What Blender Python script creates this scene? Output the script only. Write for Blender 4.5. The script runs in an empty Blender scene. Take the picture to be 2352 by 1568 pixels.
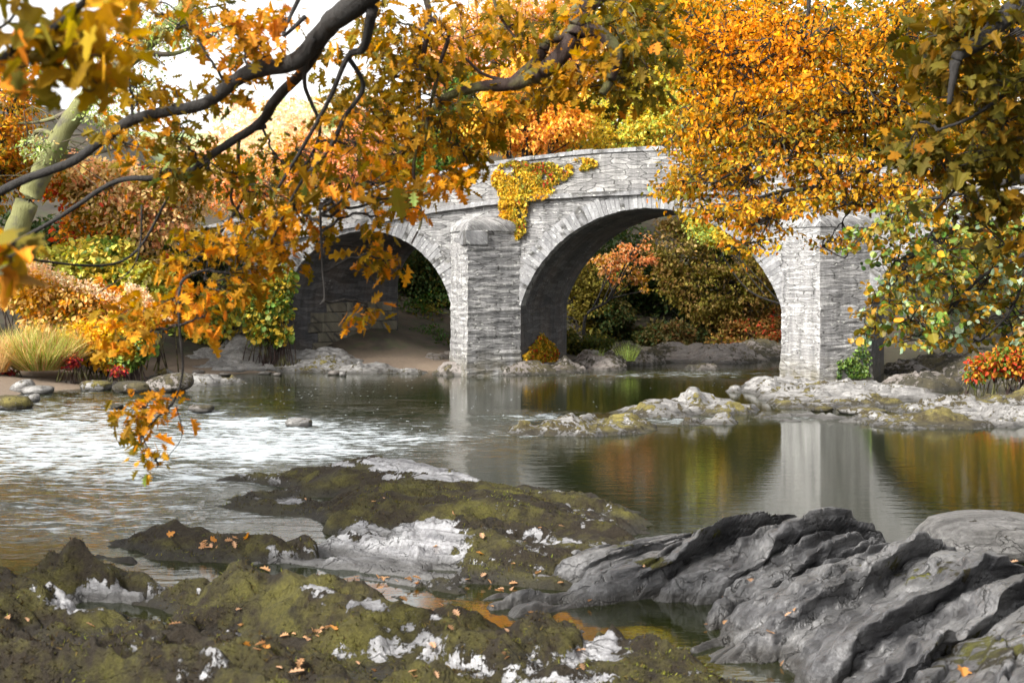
import bpy, math, numpy as np
from math import radians, sin, cos, pi
rng = np.random.default_rng(11)
scene = bpy.context.scene
C = scene.collection
F = 3267.0; HZ = 640.0; CH = 3.0     # focal length (photo units), horizon row, camera height over the water

def W(px, py, Y):                    # a point of the photo at distance Y
    return np.array([(px-1176.0)/F*Y, Y, CH+(HZ-py)/F*Y])
def WZ(px, py, z):                   # a point of the photo at height z
    Y = (CH-z)*F/(py-HZ); return np.array([(px-1176.0)/F*Y, Y, z])

# ------------------------------------------------------------ noise
_perm = np.random.default_rng(3).permutation(4096)
_val = np.random.default_rng(4).random(4096)*2-1
def _h(ix, iy, iz):
    a = _perm[ix & 4095]; b = _perm[(a+iy) & 4095]; return _val[_perm[(b+iz) & 4095]]
def vnoise(p):
    p = np.asarray(p, float); i = np.floor(p).astype(np.int64); f = p-i; f = f*f*(3-2*f)
    r = 0
    for dx in (0, 1):
        wx = f[..., 0] if dx else 1-f[..., 0]
        for dy in (0, 1):
            wy = f[..., 1] if dy else 1-f[..., 1]
            for dz in (0, 1):
                wz = f[..., 2] if dz else 1-f[..., 2]
                r = r+wx*wy*wz*_h(i[..., 0]+dx, i[..., 1]+dy, i[..., 2]+dz)
    return r
def fbm(p, octv=4, s=1.0, g=0.5):
    p = np.asarray(p, float)*s; a = 1; r = 0; t = 0
    for k in range(octv):
        r = r+a*vnoise(p+17.3*k); t += a; a *= g; p = p*2.03
    return r/t
def stack(x, y, z=0.0): return np.stack(np.broadcast_arrays(x, y, z), -1).astype(float)
def sstep(a, b, x):
    t = np.clip((x-a)/(b-a), 0, 1); return t*t*(3-2*t)

# ------------------------------------------------------------ mesh building
class MB:
    def __init__(s): s.v = []; s.n = 0; s.loops = []; s.tot = []; s.col = []; s.uv = []
    def add(s, v, faces=None, loops=None, tot=None, col=None, uv=None):
        v = np.asarray(v, float).reshape(-1, 3)
        if faces is not None:
            faces = [f for f in faces] if not isinstance(faces, np.ndarray) else faces
            if isinstance(faces, np.ndarray):
                loops = faces.ravel(); tot = np.full(len(faces), faces.shape[1])
            else:
                loops = np.array([i for f in faces for i in f]); tot = np.array([len(f) for f in faces])
        s.v.append(v); s.loops.append(loops+s.n); s.tot.append(tot); s.n += len(v)
        s.col.append(np.broadcast_to(np.array((1, 1, 1.) if col is None else col, float), (len(v), 3)))
        s.uv.append(np.zeros((len(v), 2)) if uv is None else np.asarray(uv, float))
    def build(s, name, mat, parent=None, smooth=False, attr=None, origin=None):
        me = bpy.data.meshes.new(name)
        v = np.concatenate(s.v); lo = np.concatenate(s.loops).astype(np.int32); to = np.concatenate(s.tot).astype(np.int32)
        if origin is not None: v = v-np.asarray(origin)
        me.vertices.add(len(v)); me.vertices.foreach_set('co', v.ravel().astype(np.float32))
        me.loops.add(len(lo)); me.loops.foreach_set('vertex_index', lo)
        me.polygons.add(len(to)); st = np.concatenate([[0], np.cumsum(to)[:-1]]).astype(np.int32)
        me.polygons.foreach_set('loop_start', st)
        me.polygons.foreach_set('use_smooth', np.full(len(to), smooth))
        me.update(calc_edges=True)
        c = np.concatenate(s.col); c4 = np.ones((len(v), 4), np.float32); c4[:, :3] = c
        a = me.attributes.new('col', 'FLOAT_COLOR', 'POINT'); a.data.foreach_set('color', c4.ravel())
        uv = np.concatenate(s.uv)
        if np.any(uv):
            u = me.uv_layers.new(name='UVMap'); u.data.foreach_set('uv', uv[lo].ravel().astype(np.float32))
        for k, arr in (attr or {}).items():
            a = me.attributes.new(k, 'FLOAT', 'POINT'); a.data.foreach_set('value', np.asarray(arr, np.float32).ravel())
        me.validate()
        if mat: me.materials.append(mat)
        o = bpy.data.objects.new(name, me); C.objects.link(o)
        if origin is not None: o.location = origin
        if parent is not None:
            o.parent = parent
            if origin is None: o.location = -np.array(parent.location) if parent.rotation_euler.z == 0 else (0, 0, 0)
        return o
def tag(o, label=None, cat=None, group=None, kind=None):
    if label: o['label'] = label
    if cat: o['category'] = cat
    if group: o['group'] = group
    if kind: o['kind'] = kind
    return o
def empty(name, loc, rz=0, **k):
    o = bpy.data.objects.new(name, None); C.objects.link(o); o.location = loc; o.rotation_euler = (0, 0, rz)
    o.empty_display_size = .3
    return tag(o, **k)
def gridfaces(nr, nc):
    i = np.arange(nr*nc).reshape(nr, nc)
    return np.stack([i[:-1, :-1], i[:-1, 1:], i[1:, 1:], i[1:, :-1]], -1).reshape(-1, 4)

def catmull(P, n=6):
    P = np.asarray(P, float); Q = np.vstack([2*P[0]-P[1], P, 2*P[-1]-P[-2]]); out = []
    for i in range(len(P)-1):
        a, b, c, d = Q[i:i+4]
        for t in np.arange(n)/n:
            out.append(.5*((2*b)+(c-a)*t+(2*a-5*b+4*c-d)*t*t+(3*b-a-3*c+d)*t**3))
    out.append(P[-1]); return np.array(out)
def tube(mb, P, r, sides=6, wob=0, col=None):
    P = np.asarray(P, float); r = np.broadcast_to(r, (len(P),)).astype(float)
    T = np.gradient(P, axis=0); T /= np.linalg.norm(T, axis=1)[:, None]+1e-9
    up = np.where(np.abs(T[:, 2:3]) > .92, [[1., 0, 0]], [[0, 0, 1.]])
    A = np.cross(T, up); A /= np.linalg.norm(A, axis=1)[:, None]+1e-9; B = np.cross(T, A)
    th = np.arange(sides)/sides*2*pi
    ring = A[:, None]*np.cos(th)[None, :, None]+B[:, None]*np.sin(th)[None, :, None]
    rr = r[:, None, None]
    if wob: 
        q = P[:, None]+ring*rr
        rr = rr*(1+wob*fbm(q/np.maximum(rr, .01)*.55, 3)[..., None])
    V = P[:, None]+ring*rr
    n = len(P); i = np.arange(n*sides).reshape(n, sides); j = np.roll(i, -1, 1)
    Fq = np.stack([i[:-1], j[:-1], j[1:], i[1:]], -1).reshape(-1, 4)
    L = np.concatenate([Fq.ravel(), i[-1], i[0][::-1]]); tt = np.concatenate([np.full(len(Fq), 4), [sides, sides]])
    mb.add(V.reshape(-1, 3), loops=L, tot=tt, col=col)

# ------------------------------------------------------------ materials
def mat(name):
    m = bpy.data.materials.new(name); m.use_nodes = True; nt = m.node_tree; nt.nodes.clear()
    return m, nt
class N:
    def __init__(s, nt): s.nt = nt
    def __call__(s, t, inp=None, **kw):
        n = s.nt.nodes.new('ShaderNode'+t)
        for k, v in kw.items(): setattr(n, k, v)
        for k, v in (inp or {}).items():
            if isinstance(v, bpy.types.NodeSocket): s.nt.links.new(v, n.inputs[k])
            else: n.inputs[k].default_value = v
        return n
    def math(s, op, a, b=0.0, clamp=False):
        n = s('Math', {0: a, 1: b}, operation=op); n.use_clamp = clamp; return n.outputs[0]
    def mix(s, f, a, b, bt='MIX'):
        n = s('Mix', data_type='RGBA', blend_type=bt)
        for k, v in ((0, f), (6, a), (7, b)):
            if isinstance(v, bpy.types.NodeSocket): s.nt.links.new(v, n.inputs[k])
            else: n.inputs[k].default_value = v if k == 0 else (*v, 1) if len(v) == 3 else v
        return n.outputs[2]
    def ramp(s, f, pts, interp='LINEAR'):
        n = s('ValToRGB', {0: f}); r = n.color_ramp; r.interpolation = interp
        while len(r.elements) < len(pts): r.elements.new(.5)
        for e, (p, c) in zip(r.elements, pts):
            e.position = p; e.color = (c, c, c, 1) if isinstance(c, (int, float)) else (*c, 1)
        return n.outputs[0]
    def noise(s, vec, scale, detail=5, rough=.55, out=0):
        return s('TexNoise', {'Vector': vec, 'Scale': scale, 'Detail': detail, 'Roughness': rough}).outputs[out]
    def mapv(s, vec, scale=(1, 1, 1), rot=(0, 0, 0), loc=(0, 0, 0)):
        return s('Mapping', {'Vector': vec, 'Scale': scale, 'Rotation': rot, 'Location': loc}).outputs[0]
    def out(s, sh): s.nt.links.new(sh, s('OutputMaterial').inputs[0])

def leaf_material(name, trans=.45, rough=.45, spec=.35):
    m, nt = mat(name); n = N(nt)
    col = n('Attribute', attribute_name='col').outputs['Color']
    g = n('NewGeometry')
    nz = n.noise(n('TexCoord').outputs['Object'], 14, 3)
    c = n.mix(n.ramp(nz, [(.5, 0), (.72, .65)]), col, (.14, .08, .012), 'MIX')
    p = n('BsdfPrincipled', {'Base Color': c, 'Roughness': rough, 'Specular IOR Level': spec})
    hs = n('HueSaturation', {'Saturation': 1.15, 'Value': 1.3, 'Color': c})
    t = n('BsdfTranslucent', {'Color': hs.outputs[0]})
    n.out(n('MixShader', {0: trans, 1: p.outputs[0], 2: t.outputs[0]}).outputs[0]); return m
LEAF = leaf_material('leaf', .42, .6, .12); LEAFW = leaf_material('waxy_leaf', .3, .4, .3)

def bark_material(name, c1, c2, moss=0.0):
    m, nt = mat(name); n = N(nt); v = n('TexCoord').outputs['Object']
    a = n.noise(n.mapv(v, (6, 6, 1.6)), 4, 6, .65); b = n.noise(v, 2.2, 4)
    c = n.mix(a, c1, c2)
    if moss: c = n.mix(n.ramp(b, [(.5-moss*.35, 0), (.62-moss*.3, 1)]), c, (.13, .13, .045))
    bp = n('Bump', {'Strength': .7, 'Distance': .05, 'Height': a})
    n.out(n('BsdfPrincipled', {'Base Color': c, 'Roughness': .85, 'Normal': bp.outputs[0]}).outputs[0]); return m
BARK = bark_material('dark_bark', (.006, .0055, .005), (.026, .022, .02), 0)
BARKR = bark_material('reddish_bark', (.012, .006, .005), (.045, .025, .02), .08)
BARKG = bark_material('grey_bark', (.05, .04, .03), (.15, .12, .095), .1)
BARKM = bark_material('mossy_bark', (.03, .027, .02), (.11, .10, .065), .55)

def stone_material(name, cell=(2.4, 9.0), base=(.20, .20, .215), light=(.42, .42, .43), dark=(.075, .075, .082), lich=.5, warm=0.0, bump=.03, damp=False):
    m, nt = mat(name); n = N(nt)
    uv = n('UVMap').outputs[0] if False else n('TexCoord').outputs['UV']
    w = n.noise(uv, 1.3, 3, .5, 1)
    wv = n('VectorMath', {0: w, 1: (-.5, -.5, -.5)}, operation='ADD').outputs[0]
    wv = n('VectorMath', {0: wv, 1: (.16, .16, 0)}, operation='MULTIPLY').outputs[0]
    q = n('VectorMath', {0: uv, 1: wv}, operation='ADD').outputs[0]
    qs = n.mapv(q, (cell[0], cell[1], 1))
    vo = n('TexVoronoi', {'Vector': qs, 'Scale': 1.0, 'Randomness': .9}, voronoi_dimensions='2D', feature='F1')
    ve = n('TexVoronoi', {'Vector': qs, 'Scale': 1.0, 'Randomness': .9}, voronoi_dimensions='2D', feature='DISTANCE_TO_EDGE')
    sep = n('SeparateColor', {0: vo.outputs['Color']})
    c = n.mix(sep.outputs[0], dark, base); c = n.mix(n.ramp(sep.outputs[1], [(.55, 0), (1, .9)]), c, light)
    big = n.noise(uv, .45, 5, .6); c = n.mix(n.ramp(big, [(.35, 0), (.7, .55)]), c, light)
    fine = n.noise(n.mapv(uv, (3, 14, 1)), 3.0, 6, .7)
    c = n.mix(.75, c, n.ramp(fine, [(.3, .25), (.68, 1.1)]), 'MULTIPLY')
    crev = n.ramp(n.math('ADD', ve.outputs[0], n.math('MULTIPLY', n.math('SUBTRACT', n.noise(uv, 9, 3), .5), .12)), [(.0, 0.0), (.06, 1.0)])
    cm = n.mix(n.ramp(big, [(.5, 0), (.75, 1)]), (.05, .048, .045), (.18, .175, .16))
    c = n.mix(crev, cm, c)
    if warm: c = n.mix(n.ramp(n.noise(uv, .8, 3), [(.45, 0), (.7, warm)]), c, (.30, .22, .17))
    c = n.mix(.8, c, n.ramp(n.noise(n.mapv(uv, (2.4, .32, 1)), 1.6, 5, .65), [(.33, .42), (.62, 1.05)]), 'MULTIPLY')
    ln = n.noise(n.mapv(uv, (1, 1.6, 1)), 6.5, 4, .6)
    ll = n.noise(uv, .9, 2)
    lm = n.math('MULTIPLY', n.ramp(ln, [(.60, 0), (.66, 1)]), n.ramp(ll, [(.62-.25*lich, 0), (.8-.25*lich, 1)]))
    c = n.mix(lm, c, (.62, .62, .58))
    tc = n('TexCoord').outputs['Object']
    zz = n('SeparateXYZ', {0: tc}).outputs[2]
    low = n('MapRange', {0: zz, 1: .9, 2: .1}).outputs[0]
    c = n.mix(n.math('MULTIPLY', low, n.ramp(n.noise(uv, 2.2, 5), [(.35, 0), (.6, .8)])), c, (.10, .085, .045))
    h = n.math('ADD', n.math('MULTIPLY', crev, .7), n.math('MULTIPLY', fine, .8))
    h = n.math('ADD', h, n.math('MULTIPLY', sep.outputs[2], .5))
    bp = n('Bump', {'Strength': .9, 'Distance': bump, 'Height': h})
    n.out(n('BsdfPrincipled', {'Base Color': c, 'Roughness': .9, 'Normal': bp.outputs[0]}).outputs[0]); return m
STONE = stone_material('slate_rubble', (1.5, 11.5), (.235, .23, .232), (.44, .435, .43), (.125, .122, .125), .6)
STONEP = stone_material('parapet_rubble', (1.9, 8.5), (.25, .243, .24), (.46, .45, .435), (.14, .135, .135), .5)
STONEV = stone_material('voussoir_stone', (.3, .5), (.27, .268, .275), (.43, .428, .43), (.20, .20, .21), .9)
STONEU = stone_material('shaded_vault_stone', (1.6, 8.0), (.08, .08, .088), (.15, .15, .16), (.035, .035, .04), .15, .2)  # wall stone darkened, painting shade onto the undersides and jambs of the arches
STONEC = stone_material('cutwater_slate', (1.3, 12.5), (.32, .315, .32), (.56, .55, .54), (.17, .168, .17), .95)

def rock_material(name, c1, c2, c3, moss1=(.035, .028, .012), moss2=(.14, .14, .02), strike=.5, wet=True, crack=.5, gloss=.5):
    """bare stone with bedding streaks and cracks; attribute 'moss' carries the moss cover"""
    m, nt = mat(name); n = N(nt); tc = n('TexCoord').outputs['Object']; g = n('NewGeometry')
    r = n.mapv(tc, (1, 1, 1), (0, 0, -strike)); st = n.mapv(r, (.5, 6, 6))
    a = n.noise(st, 1.6, 7, .62); b = n.noise(tc, 1.3, 4, .6); f = n.noise(tc, 26, 4, .7); e = n.noise(n.mapv(r, (.35, 2.2, 2.2)), 2.0, 3, .5)
    c = n.mix(n.ramp(a, [(.36, 0), (.62, 1)]), c1, c2); c = n.mix(n.ramp(b, [(.45, 0), (.7, .8)]), c, c3)
    c = n.mix(.6, c, n.ramp(f, [(.35, .4), (.65, 1.15)]), 'MULTIPLY')
    ve = n('TexVoronoi', {'Vector': n.mapv(n('VectorMath', {0: r, 1: n('VectorMath', {0: n.noise(tc, 2.5, 4, .6, 1), 1: (.5, .5, .5)}, operation='MULTIPLY').outputs[0]}, operation='ADD').outputs[0], (.9, 3.2, 3)), 'Scale': 1.1}, feature='DISTANCE_TO_EDGE')
    ck = n.math('MULTIPLY', n.ramp(ve.outputs[0], [(0, 1), (.022, 0)]), n.ramp(b, [(.42, 0), (.55, crack)]))
    c = n.mix(ck, c, (.02, .02, .018))
    vein = n.ramp(n.noise(n.mapv(r, (.5, 7, 7)), 1.2, 2, .4), [(.49, 0), (.5, 1), (.51, 0)])
    c = n.mix(n.ramp(n.noise(n.mapv(r, (.45, 1.3, 1)), 1.1, 6, .7), [(.52, 0), (.66, .7)]), c, tuple(.6*x for x in c1)); c = n.mix(n.ramp(n.noise(tc, 4.2, 6, .75), [(.5, 0), (.75, .6)]), c, tuple(.35*x for x in c1)); c = n.mix(n.math('MULTIPLY', vein, .45), c, (.06, .058, .055))
    at = n('Attribute', attribute_name='moss').outputs['Fac']
    mn = n.noise(tc, 5.5, 6, .7)
    mm = n.ramp(n.math('ADD', at, n.math('MULTIPLY', n.math('SUBTRACT', mn, .5), 2.3)), [(.47, 0), (.53, 1)])
    mfine = n.noise(tc, 42, 5, .75)
    gr = n.ramp(n.noise(tc, 1.9, 5, .65), [(.46, 0), (.66, 1)])
    mc = n.mix(gr, moss1, moss2); mc = n.mix(n.ramp(n.noise(tc, 3.1, 5, .7), [(.56, 0), (.66, .8)]), mc, (.015, .012, .008)); mc = n.mix(n.ramp(n.noise(n.mapv(tc, (1, 1, 1), (0, 0, 0), (7, 3, 0)), 1.1, 5, .7), [(.55, 0), (.7, .8)]), mc, tuple(1.45*x for x in moss2)); mc = n.mix(.8, mc, n.ramp(mfine, [(.3, .3), (.7, 1.3)]), 'MULTIPLY')
    z = n('SeparateXYZ', {0: g.outputs['Position']}).outputs[2]
    wetf = n('MapRange', {0: n.math('ADD', z, n.math('MULTIPLY', n.math('SUBTRACT', b, .5), .08)), 1: .13, 2: .05}).outputs[0]
    c = n.mix(mm, c, mc)
    if wet: c = n.mix(n.math('MULTIPLY', wetf, .75), c, (.03, .028, .025))
    h = n.math('ADD', n.math('MULTIPLY', a, .5), n.math('MULTIPLY', ck, -.5)); h = n.math('ADD', h, n.math('MULTIPLY', e, .8))
    h = n.math('ADD', h, n.math('MULTIPLY', f, .10))
    h = n.math('ADD', h, n.math('MULTIPLY', mm, n.math('MULTIPLY', n.math('ADD', mn, mfine), .45)))
    bp = n('Bump', {'Strength': .95, 'Distance': .09, 'Height': h})
    ro = n('MapRange', {0: mm, 3: gloss, 4: .95}).outputs[0]
    n.out(n('BsdfPrincipled', {'Base Color': c, 'Roughness': ro, 'Normal': bp.outputs[0], 'Specular IOR Level': .35}).outputs[0]); return m
SLATE = rock_material('grey_slate', (.030, .030, .033), (.12, .12, .126), (.26, .258, .26), strike=.88, gloss=.33)
MOSSY = rock_material('mossy_bedrock', (.13, .13, .14), (.30, .30, .315), (.38, .38, .39), (.026, .019, .011), (.088, .080, .018), strike=-.5)
REEF = rock_material('pale_reef_rock', (.12, .115, .11), (.27, .262, .255), (.36, .35, .34), (.07, .055, .025), (.20, .17, .05), strike=0)
BOULD = rock_material('boulder', (.12, .10, .09), (.22, .20, .185), (.28, .25, .23), (.05, .045, .03), (.12, .10, .05), strike=.2, crack=.15)

# ------------------------------------------------------------ camera, world, sun
cam = bpy.data.cameras.new('camera'); co = bpy.data.objects.new('camera', cam); C.objects.link(co); scene.camera = co
co.location = (0, 0, CH); co.rotation_euler = (pi/2, 0, 0); cam.lens = 50; cam.sensor_width = 36
cam.shift_y = -144/2352; cam.clip_end = 3000
cam.dof.use_dof = True; cam.dof.focus_distance = 22; cam.dof.aperture_fstop = 2.8
SUN_FROM = np.array([-.60, -.58, .66]); SUN_FROM /= np.linalg.norm(SUN_FROM)
el = math.asin(SUN_FROM[2]); az = math.atan2(SUN_FROM[0], SUN_FROM[1])
w = bpy.data.worlds.new("World"); scene.world = w; w.use_nodes = True; nt = w.node_tree; nt.nodes.clear(); n = N(nt)
sky = n('TexSky'); sky.sky_type = 'NISHITA'; sky.sun_disc = False; sky.sun_elevation = el; sky.sun_rotation = az
sky.air_density = 1.0; sky.dust_density = 3.0; sky.ozone_density = 1.0
cl = n.noise(n('TexCoord').outputs['Generated'], 2.2, 5, .55)
bw = n('RGBToBW', {0: sky.outputs[0]})
white = n.mix(1.0, (1.0, .985, .96), bw.outputs[0], 'MULTIPLY')
white = n.mix(1.0, white, (1.5, 1.5, 1.5), 'MULTIPLY')
colr = n.mix(n.ramp(cl, [(.3, .8), (.6, 1)]), sky.outputs[0], white)
bg = n('Background', {'Color': colr, 'Strength': .15}); ow = n('OutputWorld'); nt.links.new(bg.outputs[0], ow.inputs[0])
sl = bpy.data.lights.new('sun', 'SUN'); sl.energy = 2.4; sl.angle = radians(8); sl.color = (1, .95, .86)
so = bpy.data.objects.new('sun', sl); C.objects.link(so); so.location = SUN_FROM*60
from mathutils import Vector
so.rotation_euler = Vector(-SUN_FROM).to_track_quat('-Z', 'Y').to_euler()
scene.view_settings.view_transform = 'Standard'; scene.view_settings.look = 'None'; scene.view_settings.exposure = 1.42; scene.view_settings.gamma = 1

# ------------------------------------------------------------ terrain
left_shore = np.array([(-16, -40), (-13, 5), (-13, 20), (-13.2, 32), (-12.6, 37), (-10.9, 40.6), (-9.6, 43.6), (-7.4, 45.2), (-4.3, 45.9), (-1.6, 46.5), (-.3, 50), (2, 52), (5.7, 57), (11.5, 60.5), (17, 62), (30, 66), (70, 70), (200, 90)], float)
right_shore = np.array([(20, -40), (11, 0), (10.5, 10), (11.0, 20), (12.0, 28), (13.2, 34), (15.5, 40), (15.3, 46), (18.5, 48.5), (30, 50), (70, 52), (200, 60)], float)
def signed(poly, x, y):
    """distance to the polyline; positive on its left side"""
    best = np.full(x.shape, 1e9); sg = np.zeros(x.shape)
    for a, b in zip(poly[:-1], poly[1:]):
        d = b-a; L = d@d; t = np.clip(((x-a[0])*d[0]+(y-a[1])*d[1])/L, 0, 1)
        dx = x-(a[0]+t*d[0]); dy = y-(a[1]+t*d[1]); D = np.hypot(dx, dy); s = np.sign(d[0]*dy-d[1]*dx)
        m = D < best-1e-9; best = np.where(m, D, best); sg = np.where(m, s, sg)
    return best*sg
def terrain_h(x, y):
    dl = signed(left_shore, x, y); dr = -signed(right_shore, x, y)
    nz = fbm(stack(x, y), 4, .22); n2 = fbm(stack(x, y), 4, 1.1)
    d = np.maximum(dl, dr); dd = np.clip(d+nz*1.0, -6, 400)
    up = np.where(dd > 0, .16*np.minimum(dd, 2.5)+.42*np.clip(dd-2.5, 0, 26)+.10*np.clip(dd-28, 0, 400), .18*np.clip(dd, -6, 0)-.02)
    # the valley lies open to the far left, where a pale hill closes it
    ang = np.arctan2(x, np.maximum(y, 1)); op = np.exp(-((ang+.185)/.06)**2)*sstep(48, 80, y)
    hill = 4+ .13*np.clip(y-90, 0, 500)
    up = up*(1-op)+np.minimum(up, hill)*op
    return up+n2*.12*sstep(-.5, 1.5, dd)
def polar_patch(a0, a1, y0, y1, na, ny):
    a = np.linspace(a0, a1, na); y = np.geomspace(y0, y1, ny); A, Y = np.meshgrid(a, y); return A*Y, Y
xs = np.concatenate([np.linspace(-500, -60, 24)[:-1], np.linspace(-60, 80, 281), np.linspace(80, 600, 27)[1:]])
ys = np.concatenate([np.linspace(-60, 0, 13)[:-1], np.linspace(0, 110, 221), np.linspace(110, 700, 50)[1:]])
X, Y = np.meshgrid(xs, ys); Zt = terrain_h(X, Y)
m, nt = mat('woodland_floor'); n = N(nt); tc = n('TexCoord').outputs['Object']
a = n.noise(tc, .8, 6, .65); b = n.noise(tc, 9, 4, .7)
c = n.mix(n.ramp(a, [(.4, 0), (.6, 1)]), (.018, .014, .009), (.05, .038, .025)); c = n.mix(n.ramp(n.noise(tc, 2.3, 4), [(.5, 0), (.65, .7)]), c, (.03, .038, .012))
z = n('SeparateXYZ', {0: tc}).outputs[2]; sand = n.math('MULTIPLY', n('MapRange', {0: z, 1: .6, 2: .3}).outputs[0], n('MapRange', {0: n('SeparateXYZ', {0: tc}).outputs[1], 1: 52., 2: 48.}).outputs[0])
c = n.mix(sand, c, n.mix(b, (.085, .06, .042), (.19, .145, .105)))
far = n('MapRange', {0: n('SeparateXYZ', {0: tc}).outputs[1], 1: 110., 2: 160.}).outputs[0]
c = n.mix(far, c, n.mix(n.ramp(n.noise(tc, .03, 3), [(.45, 0), (.55, 1)]), (.22, .30, .12), (.30, .20, .10)))
bp = n('Bump', {'Strength': .6, 'Distance': .06, 'Height': n.math('ADD', a, n.math('MULTIPLY', b, .4))})
n.out(n('BsdfPrincipled', {'Base Color': c, 'Roughness': .95, 'Normal': bp.outputs[0]}).outputs[0]); GROUND = m
mb = MB(); mb.add(stack(X, Y, Zt), gridfaces(*X.shape)); tag(mb.build('ground', GROUND, smooth=True), kind='structure')

# ------------------------------------------------------------ water
X1, Y1 = polar_patch(-.46, .46, 4.5, 75, 520, 900)
def pxy(x, y): return 1176+F*x/y, HZ+F*CH/y      # for water-level points only: where the rapids run
PX, PY = pxy(X1, Y1)
def band(px, py, cx, cy, rx, ry): return np.exp(-(((px-cx)/rx)**2+((py-cy)/ry)**2)**1.15)
foam_sky = np.zeros_like(X1)  # real foam plus white sky reflection painted into the water colour
for cx, cy, rx, ry, s in ((150, 1020, 480, 120, .86), (250, 1180, 420, 75, .58), (600, 1010, 480, 60, .84), (1000, 1000, 300, 22, .5), (560, 975, 190, 20, 1.0), (700, 968, 60, 10, .9), (560, 1030, 430, 42, .95), (860, 1010, 300, 20, .75), (330, 1090, 420, 60, .75), (480, 1180, 260, 40, .45),
        (250, 930, 280, 9, .7), (470, 945, 60, 12, .9), (1220, 957, 120, 12, .6), (1180, 985, 260, 22, .35), (1600, 858, 210, 10, .55), (1450, 862, 200, 7, .5), (1560, 965, 160, 12, .6), (1850, 958, 130, 9, .5), (700, 1030, 90, 20, .5), (100, 1060, 130, 18, .4)):
    foam_sky = np.maximum(foam_sky, s*band(PX, PY, cx, cy, rx, ry))
rip = np.clip(foam_sky*1.3+.12+.25*band(PX, PY, 300, 1150, 600, 130), 0, 1)
rot = stack(X1*.55, Y1*1.3)
zz = (fbm(stack(X1*.9, Y1*1.9), 4, .8)*.075+fbm(stack(X1*1.2, Y1*3.2), 3, 2.3)*.02)*np.clip(rip-.12, 0, 1)*1.2
m, nt = mat('river_water'); n = N(nt); tc = n('TexCoord').outputs['Object']
ra = n('Attribute', attribute_name='rip').outputs['Fac']; fo = n('Attribute', attribute_name='foam_sky').outputs['Fac']
w1 = n.noise(n.mapv(tc, (.7, 2.1, 1)), 2.2, 4, .6); w2 = n.noise(n.mapv(tc, (1.0, 2.6, 1)), 8.5, 3, .6); w3 = n.noise(n.mapv(tc, (.5, .9, 1)), .6, 3, .5)
st = n.math('ADD', n.math('MULTIPLY', n.math('MAXIMUM', n.math('SUBTRACT', ra, .12), 0.0), 1.1), .06)
h = n.math('ADD', n.math('MULTIPLY', w1, .05), n.math('MULTIPLY', w2, .012))
h = n.math('MULTIPLY', h, st)
fs = n.noise(n.mapv(tc, (.75, 2.6, 1)), 2.6, 8, .74)
fm = n.ramp(n.math('ADD', fo, n.math('MULTIPLY', n.math('SUBTRACT', fs, .5), 3.4)), [(.56, 0), (.92, 1)])
fl = n('TexVoronoi', {'Vector': n.mapv(tc, (1, .55, 1)), 'Scale': 5.5}); fk = n.math('MULTIPLY', n.ramp(fl.outputs['Distance'], [(.09, 1), (.13, 0)]), n.math('GREATER_THAN', n('SeparateColor', {0: fl.outputs['Color']}).outputs[0], n.math('SUBTRACT', 1.0, n.math('MULTIPLY', n('Attribute', attribute_name='fleck').outputs['Fac'], .55))))
fm = n.math('MAXIMUM', fm, fk)
bp = n('Bump', {'Strength': 1.0, 'Distance': 1.0, 'Height': h})
bc = n.mix(w3, (.004, .012, .003), (.018, .016, .004))
wp = n('BsdfPrincipled', {'Base Color': bc, 'Roughness': .015, 'IOR': 1.40, 'Normal': bp.outputs[0], 'Specular IOR Level': .75})
fb = n('Bump', {'Strength': .7, 'Distance': .05, 'Height': fs})
fp = n('BsdfPrincipled', {'Base Color': (.48, .53, .57, 1), 'Roughness': .3, 'Normal': fb.outputs[0]})  # bluish grey serves both foam and painted sky reflection
n.out(n('MixShader', {0: n.math('MULTIPLY', fm, .85), 1: wp.outputs[0], 2: fp.outputs[0]}).outputs[0]); WATER = m
mb = MB(); mb.add(stack(X1, Y1, zz), gridfaces(*X1.shape)); at_r = [rip.ravel()]; at_f = [foam_sky.ravel()]
# the rest of the river, out to the sides and beyond
def flat(x0, y0, x1, y1, x2, y2, x3, y3):
    mb.add([(x0, y0, 0), (x1, y1, 0), (x2, y2, 0), (x3, y3, 0)], np.array([[0, 1, 2, 3]])); at_r.append(np.full(4, .1)); at_f.append(np.zeros(4))
flat(-90, -60, -2.07, 4.5, -34.5, 75, -90, 75); flat(2.07, 4.5, 90, -60, 300, 75, 34.5, 75); flat(-90, -60, 90, -60, 2.07, 4.5, -2.07, 4.5); flat(-34.5, 75, 34.5, 75, 300, 140, -34.5, 140)
flat(34.5, 75, 300, 75, 300, 140, 34.5+265, 140)
flk = np.maximum.reduce([band(PX, PY, 700, 900, 260, 40), .9*band(PX, PY, 1120, 880, 260, 22), .8*band(PX, PY, 1450, 875, 260, 14), .5*band(PX, PY, 900, 950, 500, 60)])
wo = mb.build('water', WATER, smooth=True, attr={'fleck': np.concatenate([flk.ravel(), np.zeros(20)]), 'rip': np.concatenate(at_r), 'foam_sky': np.concatenate(at_f)}); tag(wo, kind='structure')

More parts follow.
